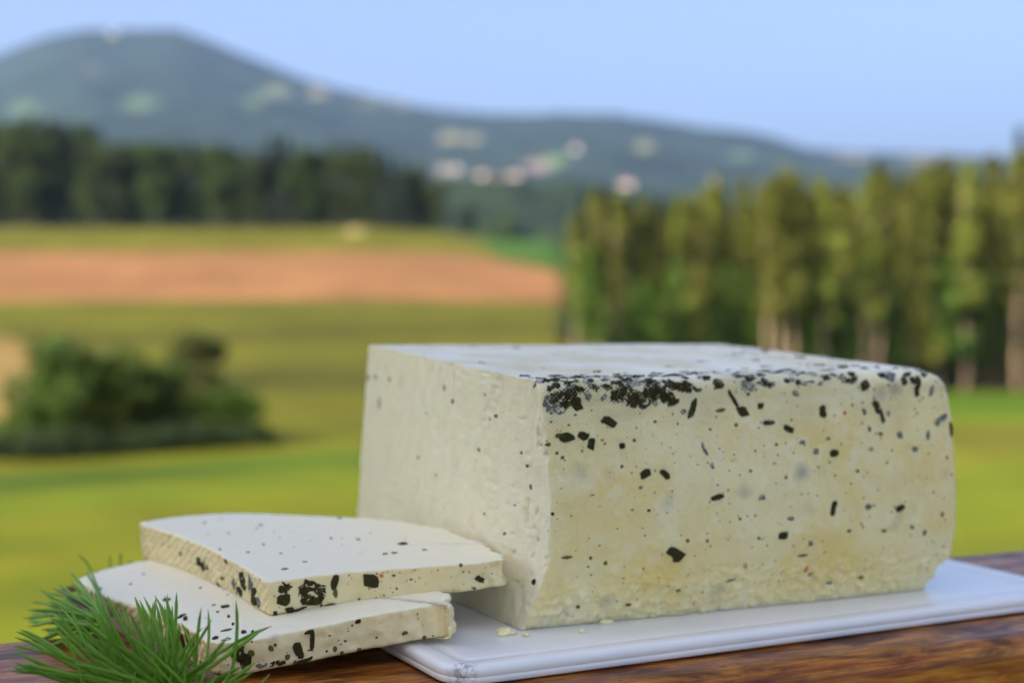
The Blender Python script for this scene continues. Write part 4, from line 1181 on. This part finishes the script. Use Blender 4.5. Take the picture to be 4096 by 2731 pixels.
# ------------------------------------------------------------------ the block
NU, NV, NW = 330, 110, 170
ca_ = np.linspace(0, 1, NU)
cb_ = np.concatenate([np.linspace(0, .06, 14, endpoint=False), np.linspace(.06, 1, NV - 14)])
cc_ = np.concatenate([np.linspace(0, .90, NW - 46, endpoint=False), 0.90 + 0.10 * np.sin(np.linspace(0, 1, 46) * math.pi / 2)])
ids = np.full((NU, NV, NW), -1, dtype=np.int32)
surf = np.zeros((NU, NV, NW), dtype=bool)
surf[0] = surf[-1] = True; surf[:, 0] = surf[:, -1] = True; surf[:, :, 0] = surf[:, :, -1] = True
ids[surf] = np.arange(surf.sum())
A_, B_, C_ = [q[surf] for q in np.meshgrid(ca_, cb_, cc_, indexing='ij')]


def prof_front(w, H):
    v = np.interp(w, [0, .25, .7, 1.4, 2.2, 3, 5, 7, 8.2], [.0, -.15, -.42, -.78, -1.0, -1.12, -1.15, -1.05, -.92])
    r = .62
    t = np.clip((w - (H - r)) / r, 0, 1)
    return v + r * (1 - np.sqrt(np.maximum(1 - t * t, 0)))


def prof_back(w, H):
    v = np.interp(w, [0, .8, 2, 4.7, 7.7, 9.6], [15.6, 16.1, 16.2, 15.7, 15.2, 14.85])
    r = .35
    t = np.clip((w - (H - r)) / r, 0, 1)
    return v - r * (1 - np.sqrt(np.maximum(1 - t * t, 0)))


vg = -1 + 16.5 * B_
Ht = 9.10 + 0.047 * np.clip(vg + .5, 0, 20) - 0.0009 * A_ * 18 * np.clip(vg, 0, 20)
w_ = C_ * Ht
v_ = prof_front(w_, Ht) * (1 - B_) + prof_back(w_, Ht) * B_
off = np.interp(w_, [0, .7, 1.4, 2.2, 3, 5, 7, 8.7, 9.2], [0, .12, .30, .48, .62, .60, .50, .36, .30])
uL = off * np.exp(-np.clip(v_ + 1.15, 0, 30) / 3.2) - 0.0524 * v_
uR = np.interp(w_, [0, .2, .9, 1.15, 1.45, 2.8, 6.4, 8.0, 8.5, 8.8, 9.0, 9.6], [18.45, 18.5, 18.62, 18.75, 19.05, 19.1, 18.9, 18.76, 18.56, 18.25, 17.8, 17.45])
re = 0.5
tb_ = np.clip((re - (v_ - prof_front(w_, Ht))) / re, 0, 1) + np.clip((re - (prof_back(w_, Ht) - v_)) / re, 0, 1)
uR = uR - re * (1 - np.sqrt(np.maximum(1 - np.clip(tb_, 0, 1) ** 2, 0))) * .7
u_ = uL * (1 - A_) + uR * A_
CV = np.stack([u_, v_, w_], 1)


def quads(g, flip):
    q = np.stack([g[:-1, :-1], g[1:, :-1], g[1:, 1:], g[:-1, 1:]], -1).reshape(-1, 4)
    return q[:, ::-1] if flip else q


CF = np.vstack([quads(ids[0], True), quads(ids[-1], False), quads(ids[:, 0], False), quads(ids[:, -1], True), quads(ids[:, :, 0], True), quads(ids[:, :, -1], False)])
N_ = grid_normals(CV, CF)
cutm = np.clip(-N_[:, 0] * 1.6 - .35, 0, 1) * (A_ < .02)
topm = np.clip(N_[:, 2] * 1.5 - .3, 0, 1) * (C_ > .8)
frm = np.clip(-N_[:, 1] * 1.5 - .2, 0, 1)
crumb = np.clip((2.3 - w_) / 1.2, 0, 1) * (1 - cutm)
lump = fbm(CV / 1.5 + 3, 2)
mid = fbm(CV / .35 + 11, 3)
cr = np.abs(fbm(CV * np.array([1, 1, 1.7]) / .55 + 23, 3))
cr2 = fbm(CV / .17 + 40, 2)
disp = 0.030 * lump * (1 - cutm) + 0.012 * mid * (1 - .5 * cutm) + crumb * (0.20 * (cr - .35) + 0.055 * cr2)
pits = np.clip(fbm(CV / .28 + 70, 2) - .62, 0, 1)
disp -= 0.12 * pits * (0.35 + .65 * crumb)
# scraped pits on the cut, towards the near edge
cs = np.clip(fbm(CV * np.array([1, 1.0, .6]) / .20 + 90, 2) - .45, 0, 1) * cutm * np.clip((6.5 - v_) / 6, 0.1, 1)
disp -= 0.24 * cs
disp += 0.05 * cutm * fbm(CV * np.array([1, 1.5, .4]) / .42 + 55, 3)
edge_cut = (A_ < .004) * np.clip(1 - cutm, 0, 1)
wv = np.sin(u_ * 2 * math.pi / .17 + lump) * np.sin((v_ + w_) * 2 * math.pi / .17 + lump)
weavem = np.clip(1.2 * topm + frm * np.clip((w_ - 6.6) / 1.2, 0, 1) * .75, 0, 1) * (1 - cutm) * np.clip(.75 + .9 * fbm(CV / 2.2 + 8, 2), 0, 1)
disp += 0.050 * wv * weavem
disp *= np.where(w_ < .03, 0.3, 1.0)
CV2 = CV + N_ * disp[:, None]
CV2[:, 2] = np.maximum(CV2[:, 2], 0.012)
cheese = link("cheese_block", None, None, W(0, 0, 0), (0, 0, YAW))
tag(cheese, "large block of pale herb cheese standing on the white board, left end cut", "cheese")
cme = mesh_np("cheese_body", CV2 / 100, CF, CHEESE)
attr(cme, "weave", weavem)
attr(cme, "cut", cutm)
attr(cme, "topface", topm)
attr(cme, "rind", np.clip(frm * np.clip((8.2 - w_) / 1.2, 0, 1) * np.clip((w_ + .5) / 2.0, .25, 1), 0, 1))
link("body", cme, cheese)
cbvh = BVHTree.FromPolygons([Vector(p) for p in CV2 / 100], CF.tolist())
frng = np.random.default_rng(77)
X3, Y3, Z3 = Vector((1, 0, 0)), Vector((0, 1, 0)), Vector((0, 0, 1))


def add_flake(parent, bvh, org, du, dw, inward, a, b, ang, kind):
    nm = FLAKE_NAME.get(kind, "herb_flake")
    me = flake_mesh(bvh, org, du, dw, inward, a, b, ang, kind, frng, nm)
    if me:
        o = link(nm, me, parent)
        return o


for (u, w, a, b, an, k) in FRONT:
    add_flake(cheese, cbvh, Vector((u / 100, -.05, w / 100)), X3, Z3, Y3, a / 100, b / 100, R(an), k)
    if k == 'c':   # matted leaf: smaller bits around
        for q in range(3):
            add_flake(cheese, cbvh, Vector(((u + frng.normal() * a * .55) / 100, -.05, (min(w, 8.9) + frng.normal() * b * .4) / 100)), X3, Z3, Y3, a * frng.uniform(.2, .5) / 100, b * frng.uniform(.2, .5) / 100, frng.uniform(0, 3), 'cdg'[q])
nc = Vector((math.cos(R(3)), math.sin(R(3)), 0)); ec = Vector((-math.sin(R(3)), math.cos(R(3)), 0))
for (v, w, a, b, an, k) in CUT:
    add_flake(cheese, cbvh, Vector((-.03, v / 100, w / 100)), Y3 * -1, Z3, X3, a * .6 / 100, b * .9 / 100, R(an), k if k != 'd' or v < 0 else 'g')
# matted herbs smeared along the rounded near top edge
EDGE = Vector((0, .75, -.66))
for q in range(95):
    u = frng.uniform(.5, 6.6) if q % 2 else frng.uniform(6.6, 18.0)
    s_ = frng.normal() * .22
    L_ = frng.uniform(.18, .55)
    add_flake(cheese, cbvh, Vector((u / 100, (-.55 - .66 * s_) / 100, (8.85 - .75 * s_) / 100)) - EDGE * .03, X3, Vector((0, .66, .75)), EDGE, L_ / 100, L_ * frng.uniform(.35, .8) / 100, frng.uniform(-.5, .5), 'gcgcdg'[q % 6])
# on the top face, many along the near edge
for q in range(115):
    u = frng.uniform(.5, 17.6)
    v = -.35 + abs(frng.normal()) * .75 + (frng.uniform(0, 9) if u > 13 and frng.uniform() < .6 else 0)
    L_ = frng.uniform(.15, .6)
    add_flake(cheese, cbvh, Vector((u / 100, v / 100, .2)), X3, Y3, Z3 * -1, L_ / 100, L_ * frng.uniform(.3, .8) / 100, frng.uniform(-.6, .6), 'gdggc'[q % 5])
for (u, v, a, b, k) in ((5.4, 12.5, .55, .35, 'o'), (3.6, 13.4, .8, .4, 'g'), (4.0, 1.8, .35, .2, 'd'), (2.6, 3.6, .3, .25, 'g'), (7.9, 3.0, .5, .25, 'g'), (10.5, 4.8, .5, .35, 'g'), (9.0, 7.5, .4, .3, 'g'), (12.0, 2.4, .6, .4, 'g'), (15.6, 9.5, .6, .5, 'g'), (14.4, 12.0, .6, .5, 'g'), (16.2, 6.0, .7, .4, 'd'), (1.0, 6.0, .3, .3, 'o')):
    add_flake(cheese, cbvh, Vector((u / 100, v / 100, .2)), X3, Y3, Z3 * -1, a / 100, b / 100, frng.uniform(-.5, .5), k)
sm = []
for q in range(430):
    w = frng.uniform(.2, 9.0) if q % 3 else 9.0 - abs(frng.normal()) * 2.0
    sm.append((Vector((frng.uniform(.4, 18.6) / 100, -.05, max(w, .2) / 100)), X3, Z3, Y3, frng.uniform(.00018, .00052)))
for q in range(18):
    sm.append((Vector((-.03, frng.uniform(-1, 15.5) / 100, frng.uniform(.2, 9.3) / 100)), Y3, Z3, X3, frng.uniform(.0002, .00045)))
for q in range(120):
    sm.append((Vector((frng.uniform(.5, 17.5) / 100, frng.uniform(-.3, 15) / 100, .2)), X3, Y3, Z3 * -1, frng.uniform(.0002, .0005)))
tag(link("herb_specks", specks_mesh(cbvh, sm, frng, SPECK_MATS, "herb_specks"), cheese), kind="stuff")

# ------------------------------------------------------------------ the two slices
def resample(pts, step, rounds=2):
    P = np.array(pts, dtype=float)
    for _ in range(rounds):      # soften the drawn corners
        Q = np.empty((len(P) * 2, 2))
        nx = np.roll(P, -1, 0)
        Q[0::2] = P * .8 + nx * .2
        Q[1::2] = P * .2 + nx * .8
        P = Q
    seg = np.linalg.norm(np.roll(P, -1, 0) - P, axis=1)
    s = np.concatenate([[0], np.cumsum(seg)])
    n = int(s[-1] / step)
    t = np.linspace(0, s[-1], n, endpoint=False)
    PP = np.vstack([P, P[:1]])
    return np.stack([np.interp(t, s, PP[:, 0]), np.interp(t, s, PP[:, 1])], 1)


def make_slice(name, label, fr, outline, thick, left_pts, right_x, topf, rimf, seed):
    o, n, X, Y = [np.array(q) for q in fr]
    area = sum(outline[i][0] * outline[(i + 1) % len(outline)][1] - outline[(i + 1) % len(outline)][0] * outline[i][1] for i in range(len(outline)))
    if area < 0:
        outline = outline[::-1]
    M = Matrix(((X[0], Y[0], n[0], 0), (X[1], Y[1], n[1], 0), (X[2], Y[2], n[2], 0), (0, 0, 0, 1)))
    root = link(name, None)
    root.matrix_world = Matrix.Translation(eyecm(*o)) @ M
    tag(root, label, "cheese slice")
    P = resample(outline, .075)
    m = len(P)
    tn = np.roll(P, -1, 0) - np.roll(P, 1, 0)
    tn /= np.linalg.norm(tn, axis=1)[:, None]
    on = np.stack([tn[:, 1], -tn[:, 0]], 1)
    cen = P.mean(0)
    rough = np.clip((P[:, 0] - right_x) / 1.2, 0, 1) * np.clip((on[:, 0] + .2) * 2, 0, 1)     # crumbly base of the loaf
    left = np.clip((-on[:, 0] - .55) * 4, 0, 1)                                              # cloth-marked top of the loaf
    rows = [(-1.0, -.10), (-.97, -.03), (-.92, 0)] + [(-.92 + .86 * q / 12, 0) for q in range(1, 13)] + [(-.03, -.015), (0, -.06)]
    V, cutA, weA = [], [], []
    for (t, ins) in rows:
        th = thick(P[:, 0], P[:, 1])
        z = np.where(t > -.5, t * th, t * th)
        q3 = np.stack([P[:, 0], P[:, 1], z], 1)
        d = .045 * fbm(q3 / .5 + seed, 3) + rough * (.17 * fbm(q3 / .3 + seed + 9, 3) + .05) + .035 * fbm(q3 / .2 + seed, 2)
        d += left * .030 * fbm(np.stack([P[:, 0] / .3, (P[:, 1] + 1.2 * z) / .16, z / .5], 1) + 2, 2)
        d += ins
        if t > -.02 or t < -.96:
            d -= .02
        xy = P + on * d[:, None]
        V.append(np.stack([xy[:, 0], xy[:, 1], z + (.02 * fbm(q3 / .7 + 4, 2) if t < -.95 else 0)], 1))
        cutA.append(np.full(m, 1.0 if t > -.04 else 0.0)); weA.append(left * (1 if t < -.05 else .2))
    nrow = len(rows)
    F = []
    for r_ in range(nrow - 1):
        q = np.arange(m); q2 = (q + 1) % m
        F.append(np.stack([r_ * m + q, r_ * m + q2, (r_ + 1) * m + q2, (r_ + 1) * m + q], 1))
    rim_top = V[-1]
    rings = np.linspace(0, 1, 34)[1:-1] ** 1.1
    base = nrow * m
    prev = (nrow - 1) * m
    for k_, t in enumerate(rings):
        xy = rim_top[:, :2] * (1 - t) + cen * t
        z = .018 * fbm(np.stack([xy[:, 0] / 1.4, xy[:, 1] / .5, 0 * xy[:, 0] + seed], 1), 3) * min(1, t * 8)
        V.append(np.stack([xy[:, 0], xy[:, 1], z], 1)); cutA.append(np.ones(m)); weA.append(np.zeros(m))
        q = np.arange(m); q2 = (q + 1) % m
        b = base + k_ * m
        F.append(np.stack([prev + q, prev + q2, b + q2, b + q], 1))
        prev = b
    VV = np.vstack(V); FF = np.vstack(F)
    th = float(thick(cen[0], cen[1]))
    VV = np.vstack([VV, [[cen[0], cen[1], 0], [cen[0], cen[1], -th]]])
    cap = [(prev + q, prev + (q + 1) % m, len(VV) - 2) for q in range(m)] + [((q + 1) % m, q, len(VV) - 1) for q in range(m)]
    faces = [tuple(x) for x in FF.tolist()] + cap
    me = mesh_np("slice_body", VV / 100, faces, SLICE)
    attr(me, "cut", np.concatenate(cutA + [np.ones(2)]))
    attr(me, "weave", np.concatenate(weA + [np.zeros(2)]))
    link("body", me, root)
    bvh = BVHTree.FromPolygons([Vector(p) for p in VV / 100], faces)
    for (x, y, a, b, an, k) in topf:
        add_flake(root, bvh, Vector((x / 100, y / 100, .03)), X3, Y3, Z3 * -1, a * .8 / 100, b * .8 / 100, R(an), k)
    sp = []
    for (x, y, h_, a, b, an, k) in rimf:
        i = int(np.argmin(np.hypot(P[:, 0] - x, P[:, 1] - y)))
        nn = Vector((on[i][0], on[i][1], 0)); tt = Vector((tn[i][0], tn[i][1], 0))
        p = Vector((P[i][0] / 100, P[i][1] / 100, 0))
        h_ = max(min(h_, -.06), -float(thick(P[i][0], P[i][1])) + .1)
        add_flake(root, bvh, p + nn * .02 + Z3 * (h_ / 100), tt, Z3, nn * -1, a / 100, b / 100, R(an), k)
        if k == 'c':
            for q in range(2):
                hh = max(min(h_ + frng.normal() * .3, -.06), -float(thick(P[i][0], P[i][1])) + .1)
                j = (i + int(frng.normal() * 3)) % m
                add_flake(root, bvh, Vector((P[j][0] / 100, P[j][1] / 100, hh / 100)) + nn * .02, tt, Z3, nn * -1, a * .4 / 100, b * .4 / 100, frng.uniform(0, 3), 'dc'[q])
    for q in range(230):
        i = int(frng.integers(m))
        hh = -frng.uniform(.05, .92) * float(thick(P[i][0], P[i][1]))
        nn = Vector((on[i][0], on[i][1], 0)); tt = Vector((tn[i][0], tn[i][1], 0))
        sp.append((Vector((P[i][0] / 100, P[i][1] / 100, hh / 100)) + nn * .02, tt, Z3, nn * -1, frng.uniform(.0002, .0005)))
    for q in range(12):
        i = int(frng.integers(m)); t = frng.uniform(.05, .95)
        c_ = P[i] * t + cen * (1 - t)
        sp.append((Vector((c_[0] / 100, c_[1] / 100, .03)), X3, Y3, Z3 * -1, frng.uniform(.0003, .0007)))
    tag(link("herb_specks", specks_mesh(bvh, sp, frng, SPECK_MATS, "herb_specks"), root), kind="stuff")
    return root


bot_outline = BOT_OUT + [(8.25, 2.2), (7.9, 5.2), (6.2, 8.6), (3.0, 11.6), (-.6, 13.2), (-2.91, 13.24), (-4.29, 12.69), (-5.2, 11.9)]
make_slice("cheese_slice", "lower slice of herb cheese lying on rail and board, pine needles in front", BOT_FR, bot_outline, lambda x, y: 1.20 + .045 * y + 0 * x, None, 6.5, BOT_TOPF, BOT_RIMF + BOT_LEFTF, 3.0)
make_slice("cheese_slice", "upper slice of herb cheese lying across the lower slice", TOP_FR, TOP_OUT, lambda x, y: 1.27 - .030 * x + .012 * y, None, 6.8, TOP_TOPF, TOP_RIMF + TOP_LEFTF, 8.0)

# crumbs on the board
for q, (u, v, s) in enumerate(((-.75, -.45, .24), (1.9, -1.2, .1), (-.2, -.9, .12), (3.4, -.35, .16))):
    bm = bmesh.new()
    bmesh.ops.create_icosphere(bm, subdivisions=3, radius=s / 100)
    for vtx in bm.verts:
        n_ = float(fbm(np.array([[vtx.co.x * 700 + q * 9, vtx.co.y * 700, vtx.co.z * 700]]), 2)[0])
        vtx.co *= 1 + .4 * n_
        vtx.co.x *= 1.5
        vtx.co.z *= .7
    me = bm_mesh("cheese_crumb", bm, CHEESE, True)
    o = link("cheese_crumb", me, None, W(u, v, s * .45), (0, 0, YAW + q))
    tag(o, ["largest cheese crumb on the board at the block's near corner", "tiny cheese crumb on the board in front of the block's front face", "small cheese crumb on the board just below the largest one", "cheese crumb against the foot of the block's front face"][q], "crumb")

# ------------------------------------------------------------------ pine sprigs
def needle_proto(bend, taper):
    n, k = 9, 6
    v, f = [], []
    for i in range(n):
        t = i / (n - 1)
        r = (1.0 if t < .86 else max(.15, 1 - ((t - .86) / .14) ** 1.8)) * (0.75 + .25 * min(1, t * 6)) * taper
        off_ = bend * (4 * t * (1 - t))
        for q in range(k):
            a = 2 * math.pi * q / k
            v.append((r * math.cos(a) * .8 + off_, r * math.sin(a), t))
        if i:
            for q in range(k):
                f.append(((i - 1) * k + q, (i - 1) * k + (q + 1) % k, i * k + (q + 1) % k, i * k + q))
    f.append(tuple((n - 1) * k + q for q in range(k)))
    f.append(tuple(range(k))[::-1])
    return mesh_np("needle", v, f, NEEDLE)


PROTO = [needle_proto(b, 1) for b in (0.3, 1.1, 2.0, 3.0)]


def needle(root, tip, base, rad=.00042, bend=None):
    d = tip - base
    L_ = d.length
    z = d.normalized()
    x = Vector((1, 0, 0.55)) - z * (Vector((1, 0, 0.55)).dot(z))
    x.normalize()
    if bend is None:
        bend = random.randrange(4)
    if random.random() < .25:
        x = -x
    y = z.cross(x)
    M = Matrix(((x.x * rad, y.x * rad, z.x * L_, base.x), (x.y * rad, y.y * rad, z.y * L_, base.y), (x.z * rad, y.z * rad, z.z * L_, base.z), (0, 0, 0, 1)))
    o = link("needle", PROTO[bend], root)
    o.matrix_local = Matrix.Translation(-root.location) @ M
    return o


def twig(root, path, r0, r1):
    v, f = [], []
    k = 8
    P = [Vector(p) for p in path]
    # smooth the path
    Q = []
    for i in range(len(P) - 1):
        for s in range(6):
            Q.append(P[i].lerp(P[i + 1], s / 6))
    Q.append(P[-1])
    for i, p in enumerate(Q):
        t = (Q[min(i + 1, len(Q) - 1)] - Q[max(i - 1, 0)]).normalized()
        a = t.cross(Vector((0, 0, 1))).normalized(); b = a.cross(t)
        r = (r0 + (r1 - r0) * i / (len(Q) - 1)) * (1 + .14 * math.sin(i * 2.4))
        for q in range(k):
            g = 2 * math.pi * q / k
            v.append(p + a * (r * math.cos(g)) + b * (r * math.sin(g)) - root.location)
        if i:
            for q in range(k):
                f.append(((i - 1) * k + q, (i - 1) * k + (q + 1) % k, i * k + (q + 1) % k, i * k + q))
    f.append(tuple(range(k))[::-1]); f.append(tuple((len(Q) - 1) * k + q for q in range(k)))
    link("twig", mesh_np("twig", v, f, BARK), root)
    return Q


random.seed(21)
S1 = link("pine_sprig", None, None, eyecm(-10.2, 46.3, -13.0))
tag(S1, "near pine sprig at the lower left edge, its sharp needles fanning upwards", "pine sprig")
q1 = twig(S1, [eyecm(-7.4, 45.7, -12.85), eyecm(-8.6, 46.1, -12.75), eyecm(-10.3, 46.6, -12.6), eyecm(-12.6, 47.6, -12.5), eyecm(-13.8, 48.4, -12.3)], .0022, .0014)


def nearest(Q, p):
    return min(Q, key=lambda q: (q - p).length)


def bend_base(Q, b):
    """pull a needle's foot onto the twig"""
    n_ = nearest(Q, b)
    return n_.lerp(b, .12)


def jit(k):
    return Vector((random.uniform(-k, k), random.uniform(-k, k), random.uniform(-k, k)))


NR = .00066
for n_i, (a, b, c, d, e, f) in enumerate(NF):
    tip, bs = eyecm(a, b, c), eyecm(d, e, f)
    foot = bend_base(q1, bs) if (nearest(q1, bs) - bs).length < .022 else bs
    needle(S1, tip, foot, NR * random.uniform(.85, 1.12))
    if n_i % 2 == 0:      # needles grow in pairs
        needle(S1, tip + jit(.006) + Vector((0, .006, -.003)), foot + jit(.0012), NR * random.uniform(.85, 1.1))
for q in range(34):      # short lower needles along the twig
    p = random.choice(q1[7:])
    lean_ = -0.75 + 1.5 * (p.x - eyecm(-13.8, 0, 0).x) / .084 + random.uniform(-.35, .35)
    lean_ = min(lean_, .05)
    dirv_ = Vector((lean_, random.uniform(-.2, .5), random.uniform(.25, .7))).normalized()
    needle(S1, p + dirv_ * random.uniform(.024, .034), p, NR * random.uniform(.85, 1.1))
S2 = link("pine_sprig", None, None, eyecm(-14.2, 53.5, -13.0))
tag(S2, "further pine sprig left of the slices, its blurred needles pointing left", "pine sprig")
q2 = twig(S2, [eyecm(-9.6, 49.0, -12.8), eyecm(-12.0, 51.2, -12.3), eyecm(-14.4, 54.0, -11.9), eyecm(-16.6, 57.2, -11.9), eyecm(-18.0, 61.0, -12.2), eyecm(-17.4, 64.0, -12.4)], .0022, .0012)
for (a, b, c, d, e, f) in NB:
    tip, bs = eyecm(a, b, c), eyecm(d, e, f)
    foot = bend_base(q2, bs) if b < 62 else bs
    needle(S2, tip, foot, NR * random.uniform(.85, 1.12))
    if b < 62:
        for q in range(2):
            t2 = tip + jit(.007) + Vector((.004, .006, -.002))
            t2.z = max(t2.z, RAIL_Z + .002)
            needle(S2, t2, foot + jit(.0015), NR * random.uniform(.85, 1.1))

# ------------------------------------------------------------------ haze
hz = NT("haze_air")
hz.n.remove(hz.p)
pv = hz.add("ShaderNodeVolumePrincipled")
pv.inputs["Color"].default_value = (0.40, 0.61, 1.0, 1)
pv.inputs["Density"].default_value = HAZE
pv.inputs["Anisotropy"].default_value = 0.2
hz.lk(pv.outputs[0], hz.out.inputs["Volume"])
bm = bmesh.new(); box_bm(bm, -14500, 14500, -14500, 14500, min(gz.min(), -62) - 25, 1250)
tag(link("haze", bm_mesh("haze", bm, hz.m)), "thin blue haze in the valley air", "haze", kind="stuff")
